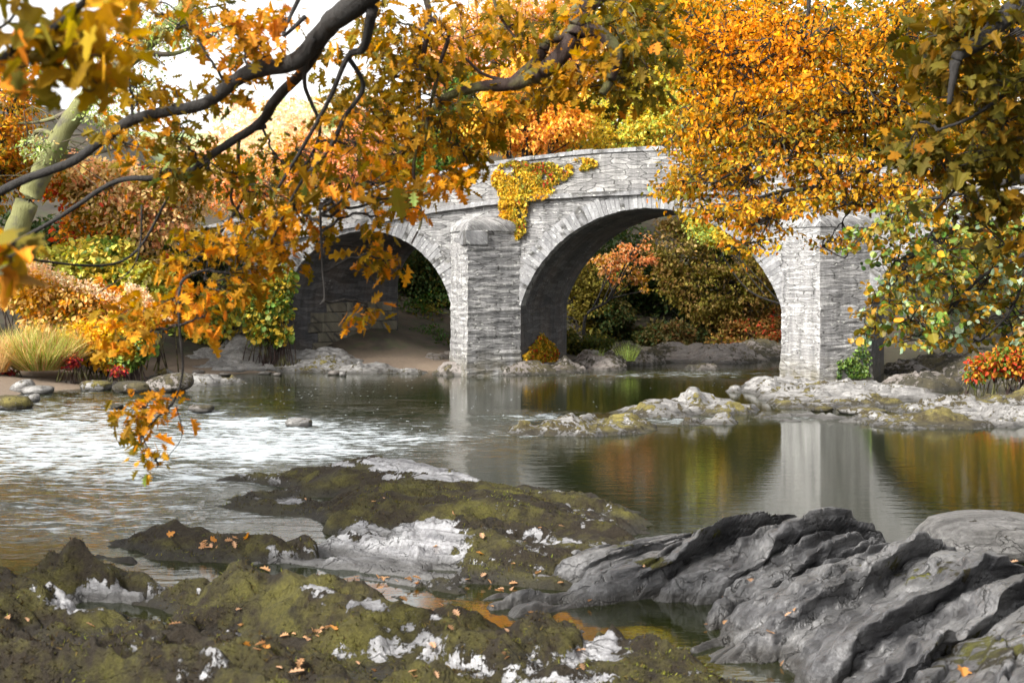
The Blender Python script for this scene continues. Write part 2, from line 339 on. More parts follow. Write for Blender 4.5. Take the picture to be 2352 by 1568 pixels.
# ------------------------------------------------------------ rocks
def tps(pts):
    P = np.array(pts, float); K = len(P); d = np.linalg.norm(P[:, None, :2]-P[None, :, :2], axis=2)
    def phi(r): return np.where(r > 1e-9, r*r*np.log(np.maximum(r, 1e-9)), 0)
    A = np.zeros((K+3, K+3)); A[:K, :K] = phi(d)+np.eye(K)*.02; A[:K, K] = 1; A[:K, K+1:] = P[:, :2]; A[K:, :K] = A[:K, K:].T
    s = np.linalg.solve(A, np.concatenate([P[:, 2], np.zeros(3)]))
    def f(x, y):
        r = s[K]+s[K+1]*x+s[K+2]*y
        for i in range(K): r = r+s[i]*phi(np.hypot(x-P[i, 0], y-P[i, 1]))
        return r
    return f
def gp(lst): return [tuple(WZ(*p)) for p in lst]
def behind(lst, dy=1.0, z=-.15):                     # the rock falls away just behind its crest
    return [(p[0]*(p[1]+dy)/p[1], p[1]+dy, z) for p in gp(lst)]
def heightfield(name, mt, X, Y, Z, moss, keep, origin, **lab):
    idx = gridfaces(*X.shape); k = keep.ravel(); idx = idx[k[idx].any(1)]
    used = np.unique(idx); mp = np.full(X.size, -1); mp[used] = np.arange(len(used))
    mb = MB(); mb.add(stack(X, Y, Z).reshape(-1, 3)[used], mp[idx])
    o = mb.build(name, mt, smooth=True, attr={'moss': moss.ravel()[used]}, origin=origin); return tag(o, **lab)

# --- left: mossy bedrock in long humps
XL, YL = polar_patch(-.55, .20, 4.6, 20.5, 720, 760)
ctl = gp([(0, 1568, .6), (200, 1568, .62), (400, 1568, .6), (600, 1568, .55), (800, 1568, .5), (1000, 1568, .4), (1200, 1568, .25), (1330, 1566, -.1), (1400, 1560, -.2), (1500, 1540, -.25), (1560, 1560, -.2),
    (0, 1450, .42), (150, 1465, .42), (300, 1475, .38), (430, 1460, .28), (560, 1500, .4), (700, 1530, .42), (260, 1425, -.12), (330, 1440, -.14), (390, 1450, -.1), (500, 1468, .06), (650, 1490, .15), (0, 1400, .25), (100, 1400, .2), (170, 1400, .03),
    (0, 1310, .35), (100, 1262, .42), (230, 1262, .42), (330, 1285, .35), (400, 1325, .15), (250, 1340, .3), (120, 1340, .35), (200, 1392, .0), (350, 1390, .05), (100, 1225, -.4), (-200, 1300, .2), (-200, 1450, .5), (-200, 1230, -.4),
    (440, 1208, .25), (380, 1215, .2), (520, 1228, .25), (590, 1250, .15), (450, 1180, -.4), (560, 1203, -.3), (250, 1225, -.3), (560, 1270, .0), (620, 1290, -.1), (700, 1340, -.08), (850, 1375, -.06), (1000, 1400, -.06), (1100, 1400, -.18), (1200, 1420, -.18), (1300, 1450, -.2),
    (420, 1330, .3), (520, 1300, .4), (620, 1318, .4), (720, 1350, .38), (850, 1390, .36), (1000, 1425, .33), (1150, 1450, .3), (1280, 1475, .25), (1400, 1505, .16), (1450, 1535, .0),
    (450, 1400, .25), (600, 1400, .33), (800, 1440, .33), (1000, 1490, .3), (1150, 1520, .3), (1000, 1540, .15), (850, 1500, .15),
    (610, 1225, .25), (700, 1200, .35), (800, 1180, .42), (900, 1155, .48), (960, 1142, .5), (1050, 1155, .45), (1150, 1160, .4), (1250, 1158, .3), (1350, 1165, .22), (1440, 1195, .10), (700, 1295, .0), (800, 1315, .02), (850, 1250, .25), (950, 1230, .32), (900, 1340, .0), (1000, 1300, .15), (1050, 1250, .3), (1050, 1350, .05), (1150, 1250, .35), (1250, 1230, .32), (1200, 1320, .15), (1100, 1370, -.02), (1350, 1250, .2),
    (700, 1172, -.2), (600, 1195, -.3), (820, 1150, .2), (740, 1182, .2), (900, 1130, .3), (1000, 1115, .2), (1300, 1135, -.3), (1450, 1165, -.4), (1600, 1250, -.3), (1500, 1400, -.3), (1600, 1480, -.3)])
ctl += [(-3, 6, .95), (0, 6, .8), (-4, 4, 1.2), (0, 4, 1.1), (2.2, 6, .2), (2.6, 8, -.2), (-6, 8, .8), (-6, 12, .5), (-7, 17, -.6), (0, 22, -.6), (-4, 20, -.6), (4, 18, -.6), (-2.5, 16.8, -.5)]
ctl += behind([(0, 1310, .35), (100, 1262, .42), (230, 1262, .42), (330, 1285, .35)], .9, -.2)+behind([(440, 1208, .25), (520, 1228, .25)], .6, -.1)+behind([(620, 1318, .4), (720, 1350, .38)], .5, .02)+behind([(800, 1180, .42), (900, 1155, .48)], .9, .16)+behind([(960, 1142, .5), (1050, 1155, .45), (1150, 1160, .4), (1250, 1158, .3), (1350, 1165, .22)], .9, .18)+behind([(700, 1530, .42), (300, 1475, .38), (430, 1460, .28)], .5, .05)
fL = tps(ctl)
def terrace(Z, h, q, mix):
    t = Z/h+q; f = t-np.floor(t); return Z*(1-mix)+mix*h*(np.floor(t)+sstep(.5, .95, f)-q)
def rotated(x, y, a): return x*cos(a)+y*sin(a), -x*sin(a)+y*cos(a)
U, V = rotated(XL, YL, -.55)
warp = fbm(stack(XL, YL), 3, .6)*.5
rid = 1-np.abs(fbm(stack(U*.55, V*1.5+warp), 4, 1.15))*2.2
lump = np.abs(fbm(stack(U*.8, V*1.6), 4, 1.7))
ZL = fL(XL, YL); am = sstep(-.2, .15, ZL)
ZL = ZL+am*(.26*(rid-.65)-.24*lump+.045*fbm(stack(XL, YL), 4, 5.0)+.015*fbm(stack(XL, YL), 3, 19))
gx = np.gradient(ZL, axis=1); 
PXL = 1176+F*XL/YL; PYL = HZ+(CH-ZL)/YL*F
bare = np.zeros_like(XL)
for cx, cy, rx, ry, s in ((840, 1270, 190, 62, 1.5), (960, 1195, 100, 70, 1.5), (880, 1300, 170, 60, 1.4), (720, 1270, 90, 30, 1.2), (1010, 1290, 60, 50, 1.0), (160, 1370, 60, 25, .9), (760, 1290, 140, 35, 1.2), (1000, 1220, 70, 40, .5), (215, 1385, 85, 28, 1.3), (330, 1340, 60, 28, 1.1), (290, 1370, 70, 25, 1.0), (900, 1480, 160, 30, .45), (1180, 1545, 150, 45, .6), (500, 1470, 90, 10, .6), (420, 1310, 40, 12, .6),
        (1370, 1500, 80, 30, 1.0), (1250, 1560, 160, 30, 1.1), (1060, 1500, 120, 14, .9), (620, 1470, 160, 8, .8), (900, 1350, 200, 14, .7), (1340, 1190, 70, 20, .5), (1250, 1240, 160, 60, .3), (1150, 1180, 160, 20, .3)):
    bare = np.maximum(bare, s*band(PXL, PYL, cx, cy, rx, ry))
ZL = ZL-.15*sstep(.05, .4, ZL)*sstep(11.5, 13.5, YL)
ntm = fbm(stack(U*.6, V*1.5, 3), 5, 1.7)
cl_ = fbm(stack(U*.6, V*1.8, 41), 3, 1.3); ZL = ZL-am*.05*np.exp(-(cl_/.02)**2)
mossL = np.clip(.95-bare*.92+.75*ntm+.1*sstep(0, -.3, ntm), -.3, 1.3)
mk = sstep(.3, .7, mossL)
strat = np.abs(fbm(stack(U*.5, V*2.6, 4), 4, 1.6))
Vq = V+.35*fbm(stack(U*.5, V*.6, 9), 3, 1.0); q1 = Vq*1.25+.2; f_ = q1-np.floor(q1); fl_l = np.where(f_ > .82, 1-sstep(.82, 1, f_), (f_/.82)**1.3); al_ = .26+.18*vnoise(stack(U*.5, np.floor(q1)*3.1, 2))
q2 = Vq*3.6+1.5*fbm(stack(U*.5, V, 7), 2, 1.0); g_ = q2-np.floor(q2); fl_2 = np.where(g_ > .75, 1-sstep(.75, 1, g_), g_/.75)
bl_ = sstep(0, .35, ZL); ZL = ZL+am*(.35+.65*bl_)*(al_*(fl_l-.55)+.05*(fl_2-.5))
ZL = terrace(ZL, .11, 1.6*fbm(stack(U*.6, V*.9, 30), 3, 1.0), am*(1-mk)*.7)
ZL = ZL+am*(mk*(.03+.05*np.abs(fbm(stack(XL, YL, 2), 4, 3.5)))-(1-mk)*.16*strat)
heightfield('mossy_rock', MOSSY, XL, YL, ZL, mossL, ZL > -.32, (-2, 11, 0), label='broad humped bedrock covered in brown and olive moss, filling the lower left foreground', cat='rock')
# --- promontory behind it
XE, YE = polar_patch(-.26, .14, 14.6, 25, 360, 340)
fE = tps(gp([(535, 1125, -.05), (600, 1090, .12), (700, 1072, .25), (800, 1062, .35), (880, 1054, .4), (960, 1064, .38), (1050, 1090, .28), (1140, 1122, .1), (1230, 1140, .1), (640, 1120, .1), (700, 1150, .08), (760, 1175, .05), (820, 1130, .3), (900, 1140, .35), (950, 1120, .35), (1040, 1140, .35), (1150, 1165, .3), (560, 1142, -.15), (640, 1160, -.2), (730, 1190, -.2), (700, 1052, -.5), (850, 1040, -.5), (1000, 1055, -.5), (1180, 1110, -.5), (480, 1100, -.5), (480, 1140, -.5), (1350, 1130, -.5), (1300, 1165, .15), (1430, 1195, .0)])+[(-6, 23, -.8), (3, 24, -.8), (-5, 17, -.6), (-4, 15, -.8), (-1.5, 15, -.6), (0, 15, -.6), (1.2, 15, -.6), (2.5, 15, -.8), (-2.5, 16, -.5)]+behind([(700, 1072, .25), (800, 1062, .35), (880, 1054, .4), (960, 1064, .38), (1050, 1090, .28)], 1.1, -.25))
ZE = fE(XE, YE); UE, VE = rotated(XE, YE, -.4); am = sstep(-.2, .12, ZE)
ZE = ZE+am*(.16*(1-np.abs(fbm(stack(UE*.6, VE*1.7), 4, 1.3))*2.4-.6)+.04*fbm(stack(XE, YE), 4, 5))
PXE = 1176+F*XE/YE; PYE = HZ+(CH-ZE)/YE*F; bare = np.zeros_like(XE)
for cx, cy, rx, ry, s in ((960, 1072, 90, 10, 1.1), (1050, 1095, 90, 9, 1.2), (890, 1058, 60, 8, 1.0), (780, 1066, 40, 6, .7), (620, 1105, 20, 5, .5), (900, 1095, 30, 6, .9), (660, 1150, 40, 7, .9), (1000, 1080, 60, 12, .5)):
    bare = np.maximum(bare, s*band(PXE, PYE, cx, cy, rx, ry))
mossE = np.clip(.9-bare+.4*fbm(stack(XE, YE), 4, 1.2), -.3, 1.3)
heightfield('rock_ledge', MOSSY, XE, YE, ZE, mossE, ZE > -.3, (-1.5, 19.5, 0), label='low mossy rock ledge pointing left into the white water, pale along its far crest', cat='rock')
# --- right: bare fluted slate
XS, YS = polar_patch(-.03, .56, 4.6, 18.5, 760, 820)
fS = tps(gp([(1180, 1345, .08), (1300, 1280, .25), (1450, 1230, .35), (1560, 1200, .4), (1700, 1195, .45), (1850, 1188, .5), (1960, 1210, .5), (2060, 1250, .5), (2200, 1275, .55), (2352, 1300, .6), (2500, 1320, .7),
    (1500, 1170, -.4), (1700, 1160, -.4), (1900, 1160, -.4), (2100, 1190, -.4), (2352, 1215, -.3), (2600, 1200, -.3), (1130, 1370, -.02), (1250, 1425, -.03), (1330, 1458, -.05), (1440, 1450, -.25), (1550, 1445, -.25), (1640, 1440, -.1), (1530, 1492, -.05), (1640, 1545, -.06), (1750, 1580, -.1), (1100, 1400, -.3), (1250, 1450, -.4), (1400, 1500, -.4), (1550, 1560, -.4),
    (1400, 1350, .15), (1550, 1320, .25), (1700, 1300, .33), (1650, 1390, .15), (1800, 1380, .33), (1950, 1350, .42), (1750, 1470, .12), (1900, 1500, .2), (2100, 1400, .5), (2300, 1400, .65), (2100, 1500, .45), (2352, 1500, .8), (2100, 1568, .45), (2352, 1568, .9), (1900, 1568, .12)])
    + [(2.0, 6, -.2), (3.2, 6, .9), (5, 4, 1.4), (1.4, 4, -.2), (2.6, 4, .8), (6, 8, 1.1), (6, 12, .9), (8, 8, 1.3), (0.2, 9, -.5), (-.4, 12, -.5)]+behind([(1450, 1230, .35), (1560, 1200, .4), (1700, 1195, .45), (1850, 1188, .5), (1960, 1210, .5), (2060, 1250, .5), (2200, 1275, .55), (2352, 1300, .6)], 1.0, -.1))
ZS = fS(XS, YS)
ang = np.interp(XS+.35*(YS-12), [0, 2, 4], [.62, .42, .25])
cu, cv = 1.5, 12.0
SA = .88
Us = (XS-cu)*np.cos(SA)+(YS-cv)*np.sin(SA); Vs = -(XS-cu)*np.sin(SA)+(YS-cv)*np.cos(SA)
Vw = Vs+.16*Us**2*.3+.55*fbm(stack(Us*.45, Vs*.5, 3), 3, .9)+.06*fbm(stack(Us, Vs), 3, 3)
def flute(t, e=.16):
    f = t-np.floor(t); return np.where(f < e, sstep(0, 1, f/e), (1-((f-e)/(1-e))**1.4))
f1 = Vw*1.3+.3; idf = np.floor(f1); ampf = .33+.22*vnoise(stack(Us*.5, idf*3.3, 1.0))
f2 = Vw*2.7+1.2*fbm(stack(Us*.5, Vs*.6), 2, 1.0); amp2 = .15*np.clip(.8+1.6*fbm(stack(Us*.6, Vs*.8, 5), 2, .8), 0, 1)
fl = flute(f1, .13); fl2 = flute(f2, .22)
am = sstep(-.25, .10, ZS); body = sstep(0, .5, ZS)
bul = np.abs(fbm(stack(Us*.55, Vs*1.3, 11), 4, 1.2))
cut = sstep(.60, .70, fbm(stack(Us*.8, Vs*1.4, 8.), 3, 1.0)*.5+.5)
ZS = ZS+am*((.35+.65*body)*ampf*(fl-.62)+amp2*(fl2-.5)+.05*(.3-bul)+.05*fbm(stack(Us*.7, Vs*2.2), 4, 2.2)+.03*fbm(stack(Us*.35, Vs*5), 3, 2.2)+.015*fbm(stack(XS, YS), 3, 14)-.16*cut)
ZS = terrace(ZS, .10, 1.8*fbm(stack(Us*.6, Vs*.9, 20), 3, 1.0), am*.62)
cr_ = fbm(stack(Us*.5+.3*fbm(stack(XS, YS), 2, 2), Vs*1.6, 40), 3, 1.3); cr2 = fbm(stack(Us*1.7, Vs*.6, 50), 3, 1.1); msk = sstep(-.05, .15, fbm(stack(XS, YS, 60), 2, .8))
ZS = ZS-am*(.05*np.exp(-(cr_/.018)**2)+.035*np.exp(-(cr2/.014)**2)*msk)-.21*sstep(.15, .6, ZS)*sstep(12.2, 13.6, YS)*sstep(4.3, 3.3, XS)
ZS = ZS+am*(.025*np.abs(fbm(stack(Us*1.2, Vs*6, 70), 3, 2.0)))
lean = am*body*(.75*ampf*fl+.5*amp2*fl2)
XS = XS+lean*sin(SA); YS = YS-lean*cos(SA)
PXS = 1176+F*XS/YS; PYS = HZ+(CH-ZS)/YS*F; mo = np.zeros_like(XS)
for cx, cy, rx, ry, s in ((1500, 1290, 50, 18, .7), (1640, 1225, 60, 14, .45), (2050, 1300, 120, 30, .35), (1250, 1310, 60, 25, .7), (2250, 1500, 150, 60, .55), (2150, 1310, 120, 30, .5), (1420, 1250, 60, 14, .5)):
    mo = np.maximum(mo, s*band(PXS, PYS, cx, cy, rx, ry))
heightfield('slate_rock', SLATE, XS, YS, ZS, np.clip(mo+.12*fbm(stack(XS, YS), 4, 1.5), -.3, 1), ZS > -.32, (3, 11, 0), label='bare grey slate outcrop carved into slanting flutes, filling the lower right foreground', cat='rock')

def rockgroup(name, mt, blobs, area, res, seed, mossamt, origin, strike=0.0, rough=1.0, **lab):
    """a low rock mass: blobs = (px, py of the foot, half width px, half depth m, height m)"""
    x0, x1, y0, y1 = area; X, Y = np.meshgrid(np.linspace(x0, x1, int((x1-x0)/res[0])), np.linspace(y0, y1, int((y1-y0)/res[1])))
    Z = np.full_like(X, -.5); sd = stack(X, Y, seed*3.7)
    wx = X+.5*fbm(sd, 3, .7); wy = Y+.5*fbm(sd+40, 3, .7)
    for px, py, hw, hd, h in blobs:
        p = WZ(px, py, 0); yc = p[1]+hd*.9; xc = (px-1176)/F*yc; rx = hw/F*yc
        d = np.sqrt(((wx-xc)/rx)**2+((wy-yc)/hd)**2)
        Z = np.maximum(Z, np.where(d < 1.6, (h+.10)*(1-d**2)*(.86+.14*np.sin(d*7+px))-.1, -.5))
    U, V = rotated(X, Y, strike); am = sstep(-.3, .1, Z)*rough
    tq = 1.2*fbm(stack(U*.5, V*.8, seed+30), 3, .9)
    Z = Z+am*(.40*(.25-np.abs(fbm(stack(U*.7, V*1.5, seed), 4, 1.2)))+.12*fbm(stack(U*.8, V*2, seed), 4, 2.4)+.02*fbm(stack(X, Y, seed), 3, 9))
    Z = terrace(Z, .13, tq, am*.6)
    mo = mossamt+.14+.6*fbm(stack(X, Y, seed+2), 4, .8)
    return heightfield(name, mt, X, Y, Z, mo, Z > -.3, origin, **lab)
rockgroup('reef_rock', REEF, [(1340, 1002, 150, 1.0, 0.357), (1220, 1000, 55, 0.5, 0.212), (1440, 990, 60, 0.7, 0.255)], (-.8, 4.2, 26.5, 31), (.03, .05), 1, .42, (1.3, 28.5, 0), label='small pale reef rock with yellow moss rising from the river, nearest the middle', cat='rock')
rockgroup('reef_rock', REEF, [(1510, 958, 120, 1.3, 0.303), (1610, 950, 90, 1.2, 0.44), (1680, 955, 70, 1.0, 0.248), (1640, 975, 75, 0.5, 0.193), (1570, 976, 30, 0.4, 0.083)], (2, 8, 28, 36.5), (.035, .05), 2, .33, (4.2, 31.5, 0), label='ridged pale reef rock between the small mossy reef and the right pier', cat='rock')
rockgroup('reef_rock', REEF, [(1850, 942, 130, 2.4, 0.175), (1760, 912, 80, 2.0, 0.275), (1980, 940, 120, 2.5, 0.2), (1900, 925, 150, 3, 0.275), (2060, 930, 120, 3, 0.2), (1850, 968, 110, 0.8, 0.1), (1980, 972, 60, 0.5, 0.09), (1790, 897, 90, 1.5, 0.25), (1950, 905, 130, 2.0, 0.2), (1690, 905, 40, 1.0, 0.1)], (4.8, 13.2, 28.5, 42.5), (.04, .06), 3, .30, (8.8, 34, 0), label='wide pale rock shelf at the foot of the right pier', cat='rock')
rockgroup('reef_rock', REEF, [(2150, 985, 190, 1.2, 0.266), (2330, 980, 130, 1.6, 0.315), (2000, 975, 70, 0.9, 0.175), (2200, 960, 170, 1.6, 0.315), (2352, 940, 120, 1.8, 0.35), (2440, 985, 130, 1.5, 0.35)], (6.5, 14, 26.8, 35), (.035, .05), 4, .40, (9.8, 30, 0), label='broken pale rock shelf along the right edge of the calm pool', cat='rock')
rockgroup('bank_rock', BOULD, [(2120, 900, 90, 2, .5), (2250, 880, 110, 3, .8), (2330, 900, 120, 3, .8), (2180, 860, 120, 2.5, .5), (2400, 870, 150, 4, 1.2), (2080, 862, 60, 2, .35)], (9.5, 20, 35, 50), (.06, .08), 5, .45, (14, 41, 0), label='dark mossy rocks on the right bank beyond the right pier', cat='rock')
rockgroup('pier_rock', BOULD, [(1060, 862, 75, .8, .4), (1180, 862, 110, .9, .42), (1290, 858, 80, 1.0, .42), (1380, 850, 70, 1.2, .5), (1130, 858, 60, .8, .45)], (-3.2, 3.8, 42.3, 48.5), (.04, .06), 6, .30, (0, 45, 0), label='dark flat rocks at the water line under the left pier', cat='rock')
rockgroup('far_bank_rock', BOULD, [(1440, 838, 90, 1.5, .75), (1540, 832, 100, 2, .6), (1650, 835, 120, 2.5, .7), (1760, 825, 110, 2.5, .6), (1350, 845, 60, 1.3, .5), (1600, 850, 40, .7, .15)], (1.8, 13, 46, 60), (.06, .08), 7, .35, (7, 53, 0), label='grey and mossy rock bank seen through the main arch', cat='rock')
rockgroup('arch_bank', BOULD, [(900, 842, 90, 2.2, .55), (990, 845, 60, 2.5, .6), (830, 835, 70, 2.5, .6), (960, 820, 80, 2.5, .7)], (-7.5, -1.2, 46, 56), (.06, .08), 12, .1, (-4, 50, 0), rough=.5, label='brown bank of earth and rock under the left arch', cat='rock')
rockgroup('pale_slab', REEF, [(650, 853, 130, 3.2, 0.99), (560, 856, 150, 2.4, 1.056), (735, 855, 130, 1.9, 0.66), (840, 858, 95, 1.1, 0.297), (460, 856, 100, 1.8, 0.66), (510, 858, 120, 1.0, 0.396), (930, 858, 60, 0.7, 0.132)], (-12.5, -2, 42, 51), (.045, .06), 8, .05, (-7, 46, 0), strike=.5, label='pale sloping rock slab at the water beside the left arch', cat='rock')
rockgroup('shore_rock', REEF, [(450, 886, 90, .8, .3), (390, 880, 70, .9, .35), (520, 882, 45, .5, .15)], (-11, -6.5, 38.5, 43), (.04, .05), 9, .2, (-8.8, 40.5, 0), label='low pale rock spit on the left shore', cat='rock')

def boulder(px, py, wpx, hpx, label, name='boulder', mt=BOULD, sd=0, dark=.0, group=None, rot=0):
    p = WZ(px, py, 0.0); Y = p[1]; rx = wpx/2/F*Y; rz = hpx/F*Y; gz = 0
    g = float(terrain_h(np.array([p[0]]), np.array([Y]))[0])
    nu, nv = 40, 24; th = np.linspace(0, 2*pi, nu, endpoint=False); ph = np.linspace(.02, pi-.02, nv)
    T, Pp = np.meshgrid(th, ph); d = stack(np.sin(Pp)*np.cos(T), np.sin(Pp)*np.sin(T), np.cos(Pp))
    q = np.sign(d)*np.abs(d)**.8; k = 1+.22*fbm(d+sd*5.1, 3, 1.1)+.05*fbm(d+sd, 3, 4)
    v = q*k[..., None]*np.array([rx, rx*.8, rz*.62])
    c, s = cos(rot), sin(rot); v = np.stack([v[..., 0]*c-v[..., 2]*s, v[..., 1], v[..., 0]*s+v[..., 2]*c], -1)
    i = np.arange(nu*nv).reshape(nv, nu); j = np.roll(i, -1, 1); Fq = np.stack([i[:-1], i[1:], j[1:], j[:-1]], -1).reshape(-1, 4)
    mb = MB(); mb.add(v, loops=np.concatenate([Fq.ravel(), i[0], i[-1][::-1]]), tot=np.concatenate([np.full(len(Fq), 4), [nu, nu]]))
    o = mb.build(name, mt, smooth=True, attr={'moss': np.clip(.1+dark+.3*v[..., 2].ravel()/rz, 0, 1)}); o.location = (p[0], Y+rx*.5, rz*.38)
    return tag(o, label, 'rock', group)
for a in [(152, 868, 42, 48, 'rounded brown and cream boulder standing on the left shore beside the tall grass', .7), (222, 866, 50, 40, 'dark reddish boulder on the left shore under the yellow leaves', 0), (380, 900, 120, 40, 'large dark rough boulder at the left water edge, right of another dark one', .2),
          (300, 902, 85, 26, 'low dark mossy boulder at the left water edge', 0), (215, 898, 75, 24, 'pale rounded boulder in the shallows left of the dark boulders', 0), (155, 888, 50, 14, 'flat grey stone in the shallows below the brown and cream boulder', 0), (118, 882, 24, 12, 'small cream pebble on the left shore', 0),
          (45, 903, 60, 28, 'pale grey boulder near the left edge of the photo', .3), (20, 880, 50, 26, 'pale stone lying against the sandy bank at the far left', 0), (80, 906, 70, 20, 'pinkish stone beside the pale grey boulder in the shallows', 0), (75, 922, 28, 17, 'small blue grey stone standing in the shallows at the far left', .2),
          (10, 940, 100, 30, 'mossy pale rock cut by the left edge of the photo', 0), (348, 854, 60, 13, 'flat tan stone on the sand above the dark boulders', 0), (362, 897, 36, 10, 'thin tan stone at the foot of the large dark boulder', 0), (682, 982, 62, 22, 'smooth round grey stone with white water streaming past it', 0),
          (1080, 862, 60, 22, 'dark flat boulder on the water line below the left pier', 0), (255, 938, 50, 10, 'small dark stone breaking the surface above the rapids', 0), (460, 944, 60, 14, 'dark half drowned stone at the head of the rapids', 0),
          (1890, 945, 50, 12, 'mossy brown stone lying on the pale shelf before the right pier', 0), (1985, 952, 110, 15, 'long dark brown rock lying on the pale shelf before the right pier', 0)]:
    px, py, ww, hh, lab, rt = a; boulder(px, py, ww, hh, lab, sd=px*.01, rot=rt, dark=.55 if 'mossy' in lab else .35 if 'dark' in lab else 0, mt=(REEF if ('pale' in lab or 'cream peb' in lab or 'smooth' in lab or 'tan' in lab) else BOULD))

boulder(2300, 1285, 330, 92, 'smooth pale rock slab rising behind the dark slate at the right edge', name='boulder', mt=REEF, sd=3.3, dark=-.1)
for k in range(26):
    px = rng.uniform(0, 380) if k < 18 else rng.uniform(380, 900); py = rng.uniform(868, 900) if k < 18 else rng.uniform(858, 864)
    boulder(px, py, rng.uniform(14, 34), rng.uniform(6, 12), 'small grey or brown stone strewn along the left shore', name='shore_stone', sd=k*1.7, group='small stones strewn along the left shore', mt=BOULD if k % 3 else REEF)
# ------------------------------------------------------------ bridge
TH = math.atan((2300-1176)/F); BO = np.array([(1115-1176)/F*45, 45.0, 0.0])
bridge = empty('stone_bridge', tuple(BO), -TH, label='old grey slate rubble bridge with three arches and pointed piers across the river', cat='bridge')
D = 5.0
arches = [dict(l=-7.15, r=-1.18, crown=4.56, spring=2.25, fl=-5.2, fr=-1.18), dict(l=1.17, r=9.30, crown=5.15, spring=2.15, fl=1.17, fr=9.30), dict(l=11.86, r=19.0, crown=4.7, spring=2.2, fl=11.86, fr=19.0)]
def wtop(u): 
    u = np.asarray(u, float); d = np.abs(u-5.2); return np.where(d < 8, 7.0-.013*d*d, 7.0-.013*64-.19*(d-8))
def wstr(u):
    u = np.asarray(u, float); d = np.abs(u-5.2); return np.where(d < 8, 5.63-.0095*d*d, 5.63-.0095*64-.16*(d-8))
def arc(l, r, crown, spring, n=40):
    hs = (r-l)/2; rise = crown-spring; R = (hs*hs+rise*rise)/(2*rise); wc = crown-R; ph = math.asin(min(1, hs/R)) if wc <= spring else pi-math.asin(hs/R)
    t = np.linspace(-ph, ph, n); return (l+r)/2+R*np.sin(t), wc+R*np.cos(t), R, wc, t
def wall_strip(mb, us, bot, top, v, nw=10, jit=.012, flip=False):
    us = np.asarray(us); t = np.linspace(0, 1, nw)[:, None]; Wv = bot[None]*(1-t)+top[None]*t; Uv = np.broadcast_to(us[None], Wv.shape)
    cs_ = Wv*8.5+.8*fbm(stack(Uv, Wv, v), 2, .7); Vv = v+jit*fbm(stack(Uv, Wv, v), 3, 2.5)+.022*vnoise(stack(Uv*2.2+np.floor(cs_)*.7, np.floor(cs_), v)); mb.add(stack(Uv, Vv, Wv), gridfaces(nw, len(us)) if not flip else gridfaces(nw, len(us))[:, ::-1], uv=np.stack([Uv.ravel(), Wv.ravel()], 1))
mb = MB()
for v, kk, fl_ in ((0.0, ('l', 'r'), False), (D, ('fl', 'fr'), True)):
    edges = [-22]+[a[k] for a in arches for k in kk]+[34]
    for i in range(0, len(edges), 2):
        us = np.linspace(edges[i], edges[i+1], max(4, int((edges[i+1]-edges[i])/.12)+1)); wall_strip(mb, us, np.full(len(us), -.6), wstr(us), v, 70, flip=fl_)
    for a in arches:
        u, w_, *_ = arc(a[kk[0]], a[kk[1]], a['crown'], a['spring']); wall_strip(mb, u, w_, wstr(u), v, 22, flip=fl_)
mb.build('spandrel_wall', STONE, bridge, smooth=True)
for a in arches:                                      # vaults with their straight jambs
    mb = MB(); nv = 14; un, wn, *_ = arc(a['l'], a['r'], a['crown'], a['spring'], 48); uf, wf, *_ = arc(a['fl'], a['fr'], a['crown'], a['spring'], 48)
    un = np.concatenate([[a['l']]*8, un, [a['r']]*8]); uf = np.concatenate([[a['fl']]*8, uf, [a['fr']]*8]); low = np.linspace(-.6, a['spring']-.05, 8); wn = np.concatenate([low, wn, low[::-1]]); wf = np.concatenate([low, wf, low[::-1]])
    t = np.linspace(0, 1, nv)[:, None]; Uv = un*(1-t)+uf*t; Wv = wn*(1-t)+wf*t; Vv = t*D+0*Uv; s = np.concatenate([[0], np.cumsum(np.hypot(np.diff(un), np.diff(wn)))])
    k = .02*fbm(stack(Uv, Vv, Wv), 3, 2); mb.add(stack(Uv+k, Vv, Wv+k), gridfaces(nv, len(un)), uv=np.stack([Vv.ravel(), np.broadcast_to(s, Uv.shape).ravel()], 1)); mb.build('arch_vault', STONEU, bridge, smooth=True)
def block(mb, c8, uvo):
    f = [(0, 1, 2, 3), (4, 7, 6, 5), (0, 4, 5, 1), (1, 5, 6, 2), (2, 6, 7, 3), (3, 7, 4, 0)]
    c8 = np.array(c8); mb.add(c8, f, uv=np.stack([c8[:, 0]+uvo, c8[:, 2]+c8[:, 1]], 1))
for a in arches:                                      # dressed ring stones, each one set a little differently
    mb = MB(); hs = (a['r']-a['l'])/2; u, w_, R, wc, t = arc(a['l'], a['r'], a['crown'], a['spring']); uc = (a['l']+a['r'])/2
    nst = int(R*(t[-1]-t[0])/.135); tt = np.linspace(t[0], t[-1], nst+1)
    for i in range(nst):
        g = .002/R; t0, t1 = tt[i]+g, tt[i+1]-g; Ro = R+.50+rng.uniform(-.06, .10); pr = -.02-rng.uniform(0, .022); Ri = R-.015*rng.random(); b = .45
        P = lambda rr, t_, v: (uc+rr*sin(t_), v, wc+rr*cos(t_)); t2 = .012
        block(mb, [P(Ri, t0, pr), P(Ri, t1, pr), P(Ro-.01, t1, pr), P(Ro-.01, t0, pr), P(Ri, t0, b), P(Ri, t1, b), P(Ro, t1, .1), P(Ro, t0, .1)], rng.uniform(0, 50))
    o = mb.build('arch_ring', STONEV, bridge)
    bv = o.modifiers.new('bevel', 'BEVEL'); bv.width = .006; bv.segments = 1
